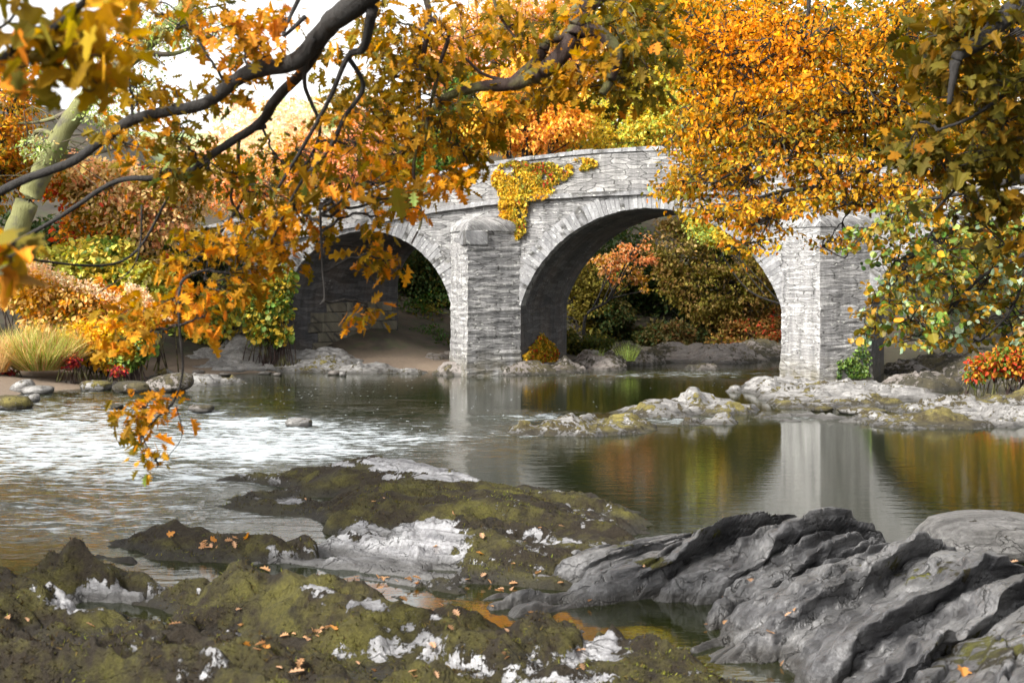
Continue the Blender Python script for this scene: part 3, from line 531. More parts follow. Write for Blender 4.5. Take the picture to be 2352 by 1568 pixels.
# string course and parapet
us = np.linspace(-22, 34, 260)
mb = MB()
for v0, v1 in ((-.16, .2), (D-.2, D+.16)):
    jit = .02*fbm(stack(us, 0, v0), 2, 3); ws = wstr(us)+jit
    prof = [(v0, -.07), (v0, .07), (v1, .07), (v1, -.07)]
    V = np.array([[(u, v, w_+dw) for v, dw in prof] for u, w_ in zip(us, ws)]); n_ = len(us); i = np.arange(n_*4).reshape(n_, 4); j = np.roll(i, -1, 1)
    mb.add(V, np.stack([i[:-1], i[1:], j[1:], j[:-1]], -1).reshape(-1, 4), uv=np.stack([V[..., 0].ravel(), V[..., 2].ravel()+V[..., 1].ravel()], 1))
mb.build('string_course', STONEV, bridge)
us = np.linspace(-22, 34, 560)
for v0, v1 in ((-.07, .33), (D-.33, D+.07)):
    mb = MB(); wt = wtop(us)-.12; nw = 16; t = np.linspace(0, 1, nw)
    loop = [(v0, k) for k in t]+[(v1, k) for k in t[::-1]]
    A = np.array(loop); base = wstr(us)+.072
    Uv = np.broadcast_to(us[:, None], (len(us), 2*nw)); Wv = base[:, None]+(wt-base)[:, None]*A[None, :, 1]; Vv = A[None, :, 0]+.022*fbm(stack(Uv, Wv, v0), 3, 3.2)
    mb.add(stack(Uv, Vv, Wv), gridfaces(len(us), 2*nw), uv=np.stack([Uv.ravel(), Wv.ravel()], 1)); pp = mb.build('parapet', STONEP, bridge, smooth=True)
    mb = MB(); u = -22.0
    while u < 34:
        L = rng.uniform(.45, .95); u1 = min(u+L, 34); j1 = rng.uniform(-.015, .02); a_, b_ = v0-.05+rng.uniform(-.015, .015), v1+.05; w0, w1 = float(wtop(u))-.118, float(wtop(u1))-.118; hgt = .13+j1
        block(mb, [(u+.006, a_, w0), (u1-.006, a_, w1), (u1-.006, a_+.02, w1+hgt), (u+.006, a_+.02, w0+hgt), (u+.006, b_, w0), (u1-.006, b_, w1), (u1-.006, b_-.02, w1+hgt), (u+.006, b_-.02, w0+hgt)], rng.uniform(0, 50)); u = u1
    o = mb.build('coping', STONEV, bridge)
mb = MB(); us = np.linspace(-22, 34, 100); V = stack(np.stack([us, us], 1), np.array([[.3, D-.3]]), (wstr(us)+.25)[:, None]); mb.add(V, gridfaces(len(us), 2), uv=V[..., :2].reshape(-1, 2)); mb.build('road_deck', GROUND, bridge)
# pointed cutwaters with rounded half-pyramid caps
for uc, hw, nose in ((-.01, 1.17, 1.55), (10.58, 1.28, 1.35)):
    mb = MB(); nr = 95; prof = []; 
    for k in np.linspace(0, 1, 26): prof.append((uc-hw+hw*k, -nose*k))
    for k in np.linspace(0, 1, 34)[1:]: prof.append((uc+hw*k, -nose*(1-k)))
    prof = np.array(prof); s = np.concatenate([[0], np.cumsum(np.hypot(*np.diff(prof, axis=0).T))]); ws = np.linspace(-.6, 4.62, nr)
    Wv = np.broadcast_to(ws[:, None], (nr, len(prof))); bat = 1+.05*np.clip(1.2-ws, 0, 2)[:, None]
    Uv = uc+(prof[None, :, 0]-uc)*bat; Vv = prof[None, :, 1]*bat+0*Wv; j = .035*fbm(stack(Uv, Vv, Wv*3.5), 3, 2.0)
    course = .04*vnoise(stack(np.floor(Wv*9), s[None]*1.3, uc)); j = j+course
    Vv = Vv-np.abs(j)*.8+0.01; Uv = Uv+j*.5
    mb.add(stack(Uv, Vv, Wv), gridfaces(nr, len(prof)), uv=np.stack([np.broadcast_to(s, Wv.shape).ravel()+uc, Wv.ravel()], 1)); cw = mb.build('cutwater', STONEC, bridge, smooth=False)
    mb = MB(); nr = 12; k = np.linspace(0, 1, nr)[:, None]
    sc = np.sqrt(1-k**2*.92); Uc = uc+(prof[None, :, 0]-uc)*(1.04*sc); Vc = prof[None, :, 1]*1.05*sc; Wc = 4.60+.36*k+0*Uc
    j = .07*fbm(stack(Uc, Vc, Wc), 4, 3.0); lip = np.concatenate([[0], np.zeros(nr-1)])
    Uall = np.vstack([Uc[:1], Uc]); Vall = np.vstack([Vc[:1], Vc]); Wall = np.vstack([Wc[:1]-.12, Wc+j])
    cp = MB(); cp.add(stack(Uall, Vall, Wall), gridfaces(nr+1, len(prof)), uv=np.stack([Uall.ravel(), Wall.ravel()+Vall.ravel()], 1)); o = cp.build('cap', STONEC, cw, smooth=True); o.location = (0, 0, 0)
# big corner block under the left cap
mb = MB(); 
for (k0, k1, w0, w1) in ((.62, 1.0, 4.02, 4.49),):
    a = (-1.17+1.17*k0, -1.55*k0-.03); b = (-.01, -1.62); c = (.45, -.98)
    block(mb, [(a[0]-.03, a[1]-.05, w0), (b[0]-.03, b[1]-.03, w0), (b[0]-.03, b[1]-.03, w1), (a[0]-.03, a[1]-.05, w1), (a[0]+.3, a[1]+.3, w0), (b[0], b[1]+.6, w0), (b[0], b[1]+.6, w1), (a[0]+.3, a[1]+.3, w1)], 3)
    block(mb, [(b[0]-.028, b[1]-.03, w0), (c[0]+.03, c[1]-.08, w0), (c[0]+.03, c[1]-.08, w1), (b[0]-.028, b[1]-.03, w1), (b[0], b[1]+.6, w0), (c[0]-.1, c[1]+.4, w0), (c[0]-.1, c[1]+.4, w1), (b[0], b[1]+.6, w1)], 9)
o = mb.build('corner_block', STONEV, bridge); bv = o.modifiers.new('bevel', 'BEVEL'); bv.width = .05; bv.segments = 3
# footing of larger blocks against the left abutment
mb = MB(); dv = np.array([1.95, D]); 
for r_ in range(6):
    t = .18+.25*rng.random()
    while t < .96:
        t1 = min(t+rng.uniform(.1, .17), .98); e = .06+.03*rng.random(); w0 = .15+r_*.34; w1 = w0+.325
        A_ = (-7.15+1.95*t, D*t); B_ = (-7.15+1.95*(t1-.004), D*(t1-.004))
        block(mb, [(A_[0]+e, A_[1], w0), (A_[0]+e, A_[1], w1), (B_[0]+e, B_[1], w1), (B_[0]+e, B_[1], w0), (A_[0]-.1, A_[1], w0), (A_[0]-.1, A_[1], w1), (B_[0]-.1, B_[1], w1), (B_[0]-.1, B_[1], w0)], rng.uniform(0, 9)); t = t1
o = mb.build('footing', stone_material('abutment_block', (.8, 1.0), (.19, .17, .13), (.28, .26, .2), (.13, .12, .09), .1), bridge); bv = o.modifiers.new('bevel', 'BEVEL'); bv.width = .02; bv.segments = 1
def BW(u, v, w_):                                     # bridge frame -> world
    return np.stack([BO[0]+u*cos(TH)+v*sin(TH), BO[1]-u*sin(TH)+v*cos(TH), np.asarray(w_, float)+0*u], -1)

# ------------------------------------------------------------ leaves
def fan(outline, fold=.12, curl=.1):
    o = np.array(outline, float); x = o[:, 0]; y = o[:, 1]; z = np.abs(x)*fold*1.5-curl*y*y
    v = np.column_stack([x, y, z]); return v
def half(out):                                        # right-hand outline from base to tip -> two halves folded on the midrib
    out = np.array(out, float); nb = len(out); R_ = out; L_ = out[1:-1]*[-1, 1]
    v = np.vstack([R_, L_]); z = np.abs(v[:, 0])*.22-.25*(v[:, 1]-.3)**2*.8
    fr = list(range(nb)); fl_ = [0]+[nb-1]+[nb+i for i in range(nb-2)][::-1]
    return np.column_stack([v, z]), [fr, fl_]
OAK = half([(0, 0), (.06, .12), (.26, .20), (.10, .32), (.38, .46), (.13, .56), (.36, .74), (.12, .78), (.14, .96), (0, 1)])
MAPLE = half([(0, 0), (.22, -.08), (.42, .06), (.28, .18), (.55, .42), (.30, .45), (.22, .55), (.22, .78), (0, 1.0)])
OVAL = half([(0, 0), (.22, .2), (.30, .45), (.2, .75), (0, 1.0)])
ROUND = half([(0, 0), (.3, .1), (.42, .4), (.34, .75), (0, .95)])
SPIKY = half([(0, 0), (.34, .18), (.2, .34), (.30, .6), (0, 1.0)])
DIA = (np.array([(0, 0, 0), (.3, .45, .08), (0, 1, -.12), (-.3, .45, .08)], float), [[0, 1, 2, 3]])
BLADE = (np.array([(-.03, 0, 0), (.03, 0, 0), (-.028, .4, .03), (.028, .4, .03), (-.02, .75, .12), (.02, .75, .12), (0, 1, .26)], float), [[0, 1, 3, 2], [2, 3, 5, 4], [4, 5, 6]])
def basis(d, spin):
    d = d/(np.linalg.norm(d, axis=1)[:, None]+1e-9); up = np.where(np.abs(d[:, 2:3]) > .95, [[1., 0, 0]], [[0, 0, 1.]])
    x = np.cross(d, up); x /= np.linalg.norm(x, axis=1)[:, None]+1e-9; z = np.cross(x, d)
    c = np.cos(spin)[:, None]; s = np.sin(spin)[:, None]; return x*c+z*s, d, z*c-x*s
def put_leaves(mb, tmpl, pos, dirs, size, col, spin=None):
    tv, tf = tmpl; n_ = len(pos); k = len(tv); spin = rng.normal(0, .7, n_) if spin is None else spin
    x, y, z = basis(dirs, spin); size = np.broadcast_to(size, (n_,))
    ww = rng.uniform(.75, 1.2, n_); zc = rng.uniform(-.8, 2.4, n_)
    V = pos[:, None]+size[:, None, None]*(tv[None, :, 0:1]*x[:, None]*ww[:, None, None]+tv[None, :, 1:2]*y[:, None]+tv[None, :, 2:3]*zc[:, None, None]*z[:, None])
    lo = np.array([i for f in tf for i in f]); to = np.array([len(f) for f in tf])
    L = (lo[None]+np.arange(n_)[:, None]*k).ravel(); T = np.tile(to, n_)
    mb.add(V.reshape(-1, 3), loops=L, tot=T, col=np.repeat(col, k, 0))
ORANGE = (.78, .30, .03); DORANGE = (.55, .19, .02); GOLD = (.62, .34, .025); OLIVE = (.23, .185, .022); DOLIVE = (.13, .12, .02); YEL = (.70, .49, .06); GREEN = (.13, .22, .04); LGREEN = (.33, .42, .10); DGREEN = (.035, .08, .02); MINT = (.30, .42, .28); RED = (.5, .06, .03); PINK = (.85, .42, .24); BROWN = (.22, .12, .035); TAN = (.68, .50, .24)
def pick(pal, pos, scale=1.0, jit=.18, sp=1.6):
    """neighbouring leaves turn together: the palette is read along a noise field"""
    names = [p[0] for p in pal]; w_ = np.array([p[1] for p in pal], float); cw = np.cumsum(w_/w_.sum())
    f = np.clip(.5+.5*sp*fbm(np.asarray(pos)+7.1, 3, scale)+rng.normal(0, .2, len(pos)), 0, .999)
    i = np.minimum(np.searchsorted(cw, f), len(pal)-1); c = np.array(names)[i]
    return np.clip(c*np.exp(rng.normal(0, jit, (len(pos), 1)))*(1+rng.normal(0, .05, (len(pos), 3))), .005, .95)
def sprays(mb, centers, out, tmpl, size, per, pal, droop=.5, spread=1.6, scale=1.0, szj=.25, tw=None, jit=.18, flat=.55):
    """bunches of leaves radiating from twig ends"""
    n_ = len(centers); c = np.repeat(centers, per, 0); o = np.repeat(out, per, 0); m_ = len(c)
    d = o/(np.linalg.norm(o, axis=1)[:, None]+1e-9)*.8+rng.normal(0, .75, (m_, 3)); d[:, 2] -= droop
    off = rng.normal(0, 1, (m_, 3)); off /= np.linalg.norm(off, axis=1)[:, None]; off *= (rng.random((m_, 1))**.6)*spread*size; off[:, 2] *= flat
    put_leaves(mb, tmpl, c+off, d, size*np.exp(rng.normal(0, szj, m_)), pick(pal, c+off, scale, jit))
def blob_points(blobs, n_, shell=.35):
    """points in ellipsoids; blobs rows = (centre xyz, radii xyz)"""
    B = np.array(blobs, float); vol = (B[:, 3]*B[:, 4]*B[:, 5])**.75; i = rng.choice(len(B), n_, p=vol/vol.sum())
    d = rng.normal(0, 1, (n_, 3)); d /= np.linalg.norm(d, axis=1)[:, None]; r = rng.random(n_)**(1/3*shell*2.2)
    k = 1+.25*fbm(d*1.7+i[:, None]*9.1, 3, 1.0); p = B[i, :3]+d*(r*k)[:, None]*B[i, 3:]; return p, d, i
def px_blob(cx, cy, rx, ry, Y, dy=None):
    c = W(cx, cy, Y); k = Y/F; return (*c, rx*k, dy if dy else (rx+ry)/2*k, ry*k)

def tree(name, label, cat, base, blobs, n_sp, per, tmpl, size, pal, group=None, trunk_r=.25, bark=None, shell=.5, droop=.35, scale=.5, gap=.15, join=None, limbs=True, nl=60, tiers=False, origin=None):
    base = np.array(base, float); root = empty(name, tuple(base), label=label, cat=cat, group=group); bark = bark or BARKG
    B = np.array(blobs, float); cen = (B[:, :3]*B[:, 3:4]).sum(0)/B[:, 3].sum(); topz = cen[2]
    mb = MB(); tp = catmull([base-[0, 0, .4], base*.6+np.array([cen[0], cen[1], 0])*.4*0+base*.4+[0, 0, (topz-base[2])*.4], base*.4+cen*.6, cen+[0, 0, B[:, 5].max()*.3]], 6)
    tube(mb, tp, np.linspace(trunk_r, trunk_r*.25, len(tp)), 9, .15); mb.build('trunk', bark, root, smooth=True)
    if limbs:
        mb = MB()
        for b in B:
            k = int(len(tp)*rng.uniform(.45, .8)); q = tp[k]; e = b[:3]; mid = (q+e)/2+[0, 0, rng.uniform(0, .4)*b[5]]
            P = catmull([q, mid, e], 6); tube(mb, P, np.linspace(trunk_r*.4, trunk_r*.16, len(P)), 6, .1)
            for _ in range(max(3, int(nl/len(B)))):
                d = rng.normal(0, 1, 3); d /= np.linalg.norm(d); s0 = P[rng.integers(len(P)//2, len(P))]; e2 = e+d*b[3:]*.95; m2 = (s0+e2)/2+rng.normal(0, .12, 3)*b[3:]+[0, 0, .1*b[5]]
                Q = catmull([s0, m2, e2], 4); tube(mb, Q, np.linspace(trunk_r*.13, trunk_r*.03, len(Q)), 4)
        mb.build('limbs', bark, root, smooth=True)
    p, d, _ = blob_points(B, n_sp, shell)
    keep = fbm(p, 3, 1/max(.5, B[:, 3:].mean()*.35)) > -gap if gap < 1 else np.ones(len(p), bool); p = p[keep]; d = d[keep]
    if tiers: p[:, 2] = p[:, 2]+.35*np.sin(p[:, 2]*2.6+fbm(p, 2, .4)*5)/2.6*2
    mb = MB(); sprays(mb, p, d+[0, 0, -.1], tmpl, size, per, pal, droop, scale=scale, spread=2.2); mb.build('crown', LEAF, root)
    return root

exec_trees = True
# ============ background trees
WARM = [((.9, .42, .10), 3), ((.85, .52, .08), 4), ((.85, .68, .14), 3), (OLIVE, 1)]; YG = [((.85, .70, .12), 4), ((.8, .55, .08), 3), ((.45, .55, .12), 3), (OLIVE, 1)]; PNK = [((.9, .5, .32), 2), (PINK, 4), (ORANGE, 2), (TAN, 2), (OLIVE, 1)]
BRSHADE = [((.20, .12, .04), 4), ((.17, .13, .03), 3), (DOLIVE, 4), ((.4, .28, .12), .7)]; DKSHADE = [((.018, .04, .012), 5), ((.04, .04, .01), 2)]  # both palettes darkened to put tree shade into the leaf colours
def gz(x, y): return float(terrain_h(np.array([float(x)]), np.array([float(y)]))[0])
def btree(label, specs, Y, size, n_sp, per, pal, base_px, group='trees behind the bridge', name='autumn_tree', tmpl=None, cat='tree', **k):
    bl = [px_blob(*s, Y+rng.uniform(-1, 1)) for s in specs]; bx = (base_px-1176)/F*Y
    return tree(name, label, cat, (bx, Y, gz(bx, Y)), bl, n_sp, per, tmpl or DIA, size, pal, group=group, **{'bark': BARK, **k})
btree('orange-gold broadleaf tree just above the ivy on the parapet, left of the yellow one', [(1220, 300, 100, 90), (1130, 290, 70, 60), (1290, 260, 70, 70), (1180, 200, 80, 60)], 57, .17, 2600, 7, WARM, 1230)
btree('yellow and lime tree behind the highest part of the parapet', [(1430, 300, 110, 80), (1520, 290, 90, 90), (1360, 260, 60, 50), (1480, 210, 80, 50)], 58, .16, 2600, 7, YG, 1850)
btree('dark green tree in shade between the gold tree and the oak leaves', [(1030, 330, 80, 90), (980, 390, 90, 60), (1080, 230, 70, 60)], 61, .18, 1700, 7, [(DGREEN, 3), (GREEN, 3), (OLIVE, 1)], 1030)
btree('tall orange tree high above the parapet, under the top edge of the photo', [(1130, 90, 120, 90), (1250, 60, 110, 90), (1030, 140, 80, 80), (1330, 130, 90, 80)], 66, .2, 3000, 7, [(ORANGE, 3), (PINK, 2), (TAN, 2), (GOLD, 2)], 1190)
btree('tall olive green tree behind the yellow and lime tree', [(1480, 90, 110, 100), (1580, 150, 90, 110), (1400, 30, 100, 70), (1560, 30, 110, 70)], 68, .2, 3000, 7, [(LGREEN, 2), (OLIVE, 3), (DOLIVE, 2), (GOLD, 2)], 1880)
btree('large dark tree standing behind the right tree, right of the main arch', [(1750, 300, 150, 170), (1900, 200, 160, 160), (1700, 120, 140, 120), (1950, 420, 160, 110)], 66, .22, 3400, 6, [(OLIVE, 3), (DOLIVE, 3), (GOLD, 2), (GREEN, 1)], 1800)
btree('large shaded tree on the far right bank behind the hanging leaves', [(2150, 350, 160, 170), (2300, 250, 160, 180), (2150, 560, 150, 120), (2320, 600, 120, 110), (2400, 450, 120, 160), (2200, 120, 160, 130)], 64, .22, 3800, 6, [(OLIVE, 3), (DOLIVE, 3), (GOLD, 2), (GREEN, 2)], 2250)
btree('pink-orange tree beyond the gap in the branches, left of the bridge', [(620, 400, 90, 60), (700, 360, 70, 60), (530, 450, 80, 45), (800, 370, 80, 70), (880, 400, 80, 50), (850, 280, 80, 60)], 66, .17, 3300, 7, PNK, 680, group='trees on the left bank', trunk_r=.2)
btree('dense orange-gold shrubs behind the left end of the parapet', [(800, 470, 80, 40), (720, 520, 70, 45), (880, 460, 70, 35), (650, 520, 70, 60)], 53, .15, 1900, 7, [(ORANGE, 3), (GOLD, 3), (PINK, 2), (OLIVE, 2)], 760, group='trees on the left bank', name='autumn_shrub', cat='shrub', trunk_r=.1)
# seen through the arches
btree('layered brown-olive beech hanging low, seen through the main arch', [(1600, 640, 95, 75), (1700, 680, 90, 70), (1560, 560, 80, 50), (1650, 730, 60, 45), (1740, 620, 70, 60), (1620, 520, 110, 40)], 60.5, .16, 3300, 7, BRSHADE, 1830, group='trees seen through the main arch', shell=.5, tiers=True)
btree('olive leafed tree at the left side of the main arch, over the dark bank', [(1350, 700, 60, 50), (1390, 650, 50, 30), (1360, 755, 40, 25), (1310, 640, 60, 50)], 59, .15, 1100, 7, [((.18, .15, .03), 4), (DOLIVE, 3), (BROWN, 2), (GREEN, 1)], 1230, group='trees seen through the main arch', trunk_r=.15)
btree('small red-orange maple spray framed by the main arch', [(1455, 572, 34, 12), (1420, 590, 30, 12), (1480, 595, 26, 12), (1395, 615, 24, 12), (1445, 615, 28, 12), (1465, 640, 18, 12), (1380, 595, 20, 9), (1482, 668, 8, 8), (1478, 545, 14, 9), (1410, 640, 14, 9)], 54, .12, 420, 5, [((.62, .25, .10), 3), ((.55, .34, .16), 2), ((.5, .25, .04), 2), (OLIVE, 1.5)], 1345, group='trees seen through the main arch', trunk_r=.08, tmpl=SPIKY, nl=40)
btree('yellow green branch under the crown of the main arch', [(1610, 520, 40, 25), (1640, 545, 30, 20)], 55, .12, 260, 7, [(YEL, 3), (LGREEN, 3)], 1860, group='trees seen through the main arch', trunk_r=.06, nl=20)
btree('rusty low shrub beside the right pier, seen through the main arch', [(1720, 770, 80, 35), (1780, 740, 40, 40), (1660, 790, 40, 20)], 59.5, .13, 800, 7, [(RED, .6), (BROWN, 6), (DOLIVE, 3), (OLIVE, 2)], 1740, group='trees seen through the main arch', name='low_shrub', cat='shrub', trunk_r=.05)
btree('evergreen coloured near black for shade, filling the back of the main arch', [(1400, 620, 130, 110), (1550, 700, 140, 90), (1720, 560, 140, 120), (1300, 740, 80, 70), (1500, 780, 120, 40)], 64, .24, 2600, 7, DKSHADE, 1215, group='trees seen through the main arch', gap=2)  # near-black leaves stand in for the shade behind the nearer trees
btree('undergrowth darkened for shade on the far bank below the beech, seen through the main arch', [(1340, 790, 60, 25), (1430, 780, 70, 35), (1530, 775, 70, 35), (1620, 775, 60, 30), (1400, 720, 60, 40)], 60, .16, 1800, 7, [((.02, .04, .012), 3), ((.05, .045, .015), 3), ((.1, .05, .02), 1)], 1230, group='trees seen through the main arch', name='low_shrub', cat='shrub', trunk_r=.05, gap=2, limbs=False)  # understory shade is put into these leaf colours
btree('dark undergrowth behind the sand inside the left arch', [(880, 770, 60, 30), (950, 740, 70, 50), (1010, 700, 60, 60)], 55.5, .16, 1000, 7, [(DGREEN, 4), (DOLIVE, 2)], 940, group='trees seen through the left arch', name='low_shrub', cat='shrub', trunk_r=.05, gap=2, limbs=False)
btree('evergreen coloured near black for shade, filling the back of the left arch', [(980, 660, 90, 90), (960, 760, 100, 60), (900, 600, 100, 70)], 57, .2, 1500, 7, DKSHADE, 960, group='trees seen through the left arch', gap=2, limbs=False)  # shade at the back of the arch painted as near-black leaves
btree('dark green bush at the far side of the left arch', [(985, 775, 50, 28), (1010, 790, 30, 18)], 52.5, .09, 500, 7, [(DGREEN, 3), ((.06, .13, .04), 3)], 985, group='trees seen through the left arch', name='low_shrub', cat='shrub', trunk_r=.04, limbs=False)
for k, (px, Y, h) in enumerate([(950, 84, 13), (1120, 88, 18), (1290, 84, 19), (1450, 90, 21), (1620, 86, 22), (1790, 90, 22), (1960, 86, 21), (2130, 90, 21), (2310, 86, 20), (2480, 84, 18), (800, 92, 10)]):
    x = (px-1176)/F*Y; g = gz(x, Y); lab = ['distant tree in the wood behind the bridge, mostly hidden by nearer leaves']*11
    tree('distant_tree', lab[k], 'tree', (x, Y, g), [(x+rng.uniform(-1, 1), Y+rng.uniform(-1, 1), z_, 3.4, 3, 3.0) for z_ in np.linspace(2, max(3, h-g*.3), 4)], 900, 6, DIA, .42, [(OLIVE, 3), (DOLIVE, 3), (GOLD, 2), (GREEN, 2), (ORANGE, 1)], group='distant wood behind the bridge', limbs=False, gap=2, trunk_r=.3)

for k, (px, py, Y, r) in enumerate([(560, 400, 150, 4), (610, 350, 170, 5), (650, 395, 160, 4), (700, 330, 180, 5.5), (740, 380, 150, 4.5), (580, 300, 210, 6), (500, 430, 140, 4), (660, 300, 220, 6)]):
    x = (px-1176)/F*Y; g = gz(x, Y); c_ = max(CH+(HZ-py)/F*Y, g+r*.7)
    tree('hill_tree', 'small tree, pale to stand in for haze, on the far hillside between the branches', 'tree', (x, Y, g), [(x, Y, c_, r, r, r*.8), (x+r*.5, Y, c_-r*.4, r*.7, r*.7, r*.5)], 500, 5, DIA, .6, [((.5, .6, .35), 3), ((.9, .6, .42), 3), (PINK, 2)] , group='trees on the far hillside', limbs=False, gap=2, trunk_r=.3)  # pale leaf colours paint in the haze of distance
# ============ left bank
btree('sycamore with pinkish-orange leaves and red keys above the left bank', [(260, 450, 150, 75), (170, 400, 110, 60), (340, 500, 110, 55), (420, 430, 90, 60), (240, 530, 120, 40), (330, 590, 55, 25)], 44, .17, 2500, 7, [(PINK, 2), (TAN, 4), (OLIVE, 3), (ORANGE, 2), (RED, .4)], 300, name='sycamore_tree', group='trees on the left bank', tmpl=SPIKY, bark=BARKR, trunk_r=.16, tiers=True)
btree('dark yellow-brown tree cut by the left edge of the photo', [(20, 260, 60, 110), (-40, 380, 90, 120), (40, 380, 50, 70), (60, 200, 40, 60)], 42, .15, 1500, 7, [(OLIVE, 4), (GOLD, 2), (DORANGE, 2), (BROWN, 2)], -60, group='trees on the left bank')
# leaning mossy trunk with a thin pale crown
root = empty('leaning_tree', tuple(W(35, 560, 40)), label='leaning tree with a mossy grey trunk and thin pale green leaves at the upper left', cat='tree', group='trees on the left bank')
mb = MB(); P = catmull([W(10, 640, 40), W(55, 480, 40), W(110, 370, 40), (W(165, 270, 40)), W(235, 190, 40.3), W(330, 110, 40.6), W(420, 20, 41), W(470, -60, 41)], 8); tube(mb, P, np.linspace(.36, .14, len(P)), 12, .25); mb.build('trunk', BARKM, root, smooth=True)
mb = MB(); lb = []
for pts in ([(320, 120), (390, 125), (440, 110), (500, 90)], [(280, 150), (250, 120), (330, 70), (430, 30), (520, 10)], [(200, 230), (150, 260), (90, 280), (0, 285)], [(140, 320), (90, 300), (60, 330), (0, 345)], [(110, 370), (150, 360), (230, 350), (300, 330)], [(160, 270), (130, 330), (60, 360)], [(330, 110), (300, 60), (330, -20)]):
    Q = catmull([W(x, y, 40+.4*k) for k, (x, y) in enumerate(pts)], 6); tube(mb, Q, np.linspace(.10, .025, len(Q)), 6, .15); lb.append(Q)
    for _ in range(5):
        s0 = Q[rng.integers(2, len(Q))]; tube(mb, catmull([s0, s0+rng.normal(0, .5, 3), s0+rng.normal(0, 1.0, 3)], 3), np.linspace(.02, .006, 7), 4)
mb.build('limbs', BARKG, root, smooth=True)
bl = [px_blob(330, 80, 110, 60, 40.5, 1), px_blob(250, 260, 70, 70, 40, 1), px_blob(430, 60, 90, 60, 41, 1), px_blob(320, 190, 60, 50, 41, 1), px_blob(100, 340, 50, 40, 40, 1), px_blob(160, 130, 80, 60, 41, 1)]
p, d, _ = blob_points(bl, 900, .8); mb = MB(); sprays(mb, p, d, DIA, .11, 5, [(LGREEN, 4), ((.45, .5, .25), 3), (GREEN, 2), (TAN, 1)], spread=3); mb.build('crown', LEAF, root)

def bush(name, label, cat, blobs, n_sp, per, tmpl, size, pal, Y, group=None, m_=LEAF, droop=.6, shell=.6, scale=.6):
    bl = [px_blob(*b[:4], Y+(b[4] if len(b) > 4 else 0)) for b in blobs]; x = (blobs[0][0]-1176)/F*Y; base = np.array([x, Y, gz(x, Y)])
    root = empty(name, tuple(base), label=label, cat=cat, group=group); mb = MB(); mb2 = MB()
    for b in bl:
        for _ in range(9):
            d = rng.normal(0, 1, 3); d[2] = abs(d[2]); d /= np.linalg.norm(d); e = np.array(b[:3])+d*np.array(b[3:])*.85; s0 = np.array([b[0]+rng.normal(0, .3), b[1], gz(b[0], b[1])-.1])
            tube(mb2, catmull([s0, (s0+e)/2+[0, 0, .2], e], 4), np.linspace(.022, .007, 9), 4)
    p, d, _ = blob_points(bl, n_sp, shell); g = terrain_h(p[:, 0], p[:, 1]); k = p[:, 2] > g+.03; p = p[k]; d = d[k]
    sprays(mb, p, d, tmpl, size, per, pal, droop, scale=scale, spread=1.8); mb2.build('stems', BARKR, root, smooth=True); mb.build('foliage', m_, root); return root
bush('knotweed_bush', 'olive-green knotweed with tiers of oval leaves on the left bank, above the pale flower plumes', 'bush', [(200, 600, 110, 45), (290, 640, 110, 40), (120, 620, 80, 40), (370, 680, 70, 35), (250, 570, 60, 25)], 1300, 6, ROUND, .17, [(OLIVE, 2), ((.50, .52, .10), 4), ((.78, .62, .12), 3), (GREEN, 1)], 43.5, 'bushes on the left bank', LEAFW)
bush('plume_bush', 'golden leaved bush with cream flower plumes at the left edge of the bank', 'bush', [(100, 680, 110, 50), (40, 650, 70, 50), (200, 690, 90, 45), (250, 740, 70, 45), (150, 740, 100, 45)], 1500, 6, OVAL, .15, [(GOLD, 4), ((.75, .5, .18), 3), (OLIVE, 2), (ORANGE, 1)], 41.5, 'bushes on the left bank')
mb = MB()
for x0, y0, x1, y1 in ((95, 625, 190, 660), (190, 655, 285, 700), (30, 625, 110, 610), (330, 700, 400, 735), (290, 660, 350, 690)):
    n_ = 420; t = rng.random(n_); px = x0+(x1-x0)*t+rng.normal(0, 5, n_); py = y0+(y1-y0)*t+rng.normal(0, 8, n_); Yp = 40.9+rng.normal(0, .2, n_)
    pos = np.stack([(px-1176)/F*Yp, Yp, CH+(HZ-py)/F*Yp], 1); put_leaves(mb, DIA, pos, rng.normal(0, 1, (n_, 3))+[.4, 0, .6], .09, pick([((.85, .65, .45), 3), ((.9, .55, .3), 2)], pos))
r_ = bpy.data.objects['plume_bush']; mb.build('flower_plumes', LEAF, r_)
bush('orange_bush', 'orange-yellow leaved bush hanging over the shore behind the reddish boulder', 'bush', [(250, 800, 55, 50), (200, 780, 60, 40), (290, 760, 60, 50), (300, 820, 30, 25)], 700, 6, OVAL, .14, [(GOLD, 3), (YEL, 3), (ORANGE, 3), (RED, .5)], 40.6, 'bushes on the left bank')
bush('creeper_bank', 'yellow-green large-leaved creeper tumbling down the bank beside the left arch', 'bush', [(560, 700, 90, 55), (480, 740, 90, 55), (600, 750, 60, 40), (420, 780, 70, 35), (640, 690, 40, 60), (380, 740, 60, 45), (520, 670, 70, 40)], 1900, 6, ROUND, .17, [((.78, .62, .10), 4), (LGREEN, 4), (GREEN, 1.5), (OLIVE, 1)], 48.3, 'bushes on the left bank', LEAFW)
bush('creeper_bank', 'small green creeper clump growing against the wall at the left edge of the left arch', 'bush', [(630, 700, 35, 45), (650, 650, 26, 40), (610, 750, 40, 35), (645, 770, 22, 18), (600, 690, 40, 50)], 620, 6, ROUND, .15, [(LGREEN, 4), (GREEN, 3), (YEL, 2), (OLIVE, 2)], 46.2, 'bushes on the left bank', LEAFW)
bush('low_shrub', 'low dark shrub right behind the left pier, seen through the main arch', 'shrub', [(1330, 800, 40, 22), (1370, 790, 45, 25), (1305, 780, 22, 30)], 500, 6, DIA, .12, [((.04, .06, .015), 3), (DOLIVE, 3), (BROWN, 1)], 53.5, 'trees seen through the main arch')
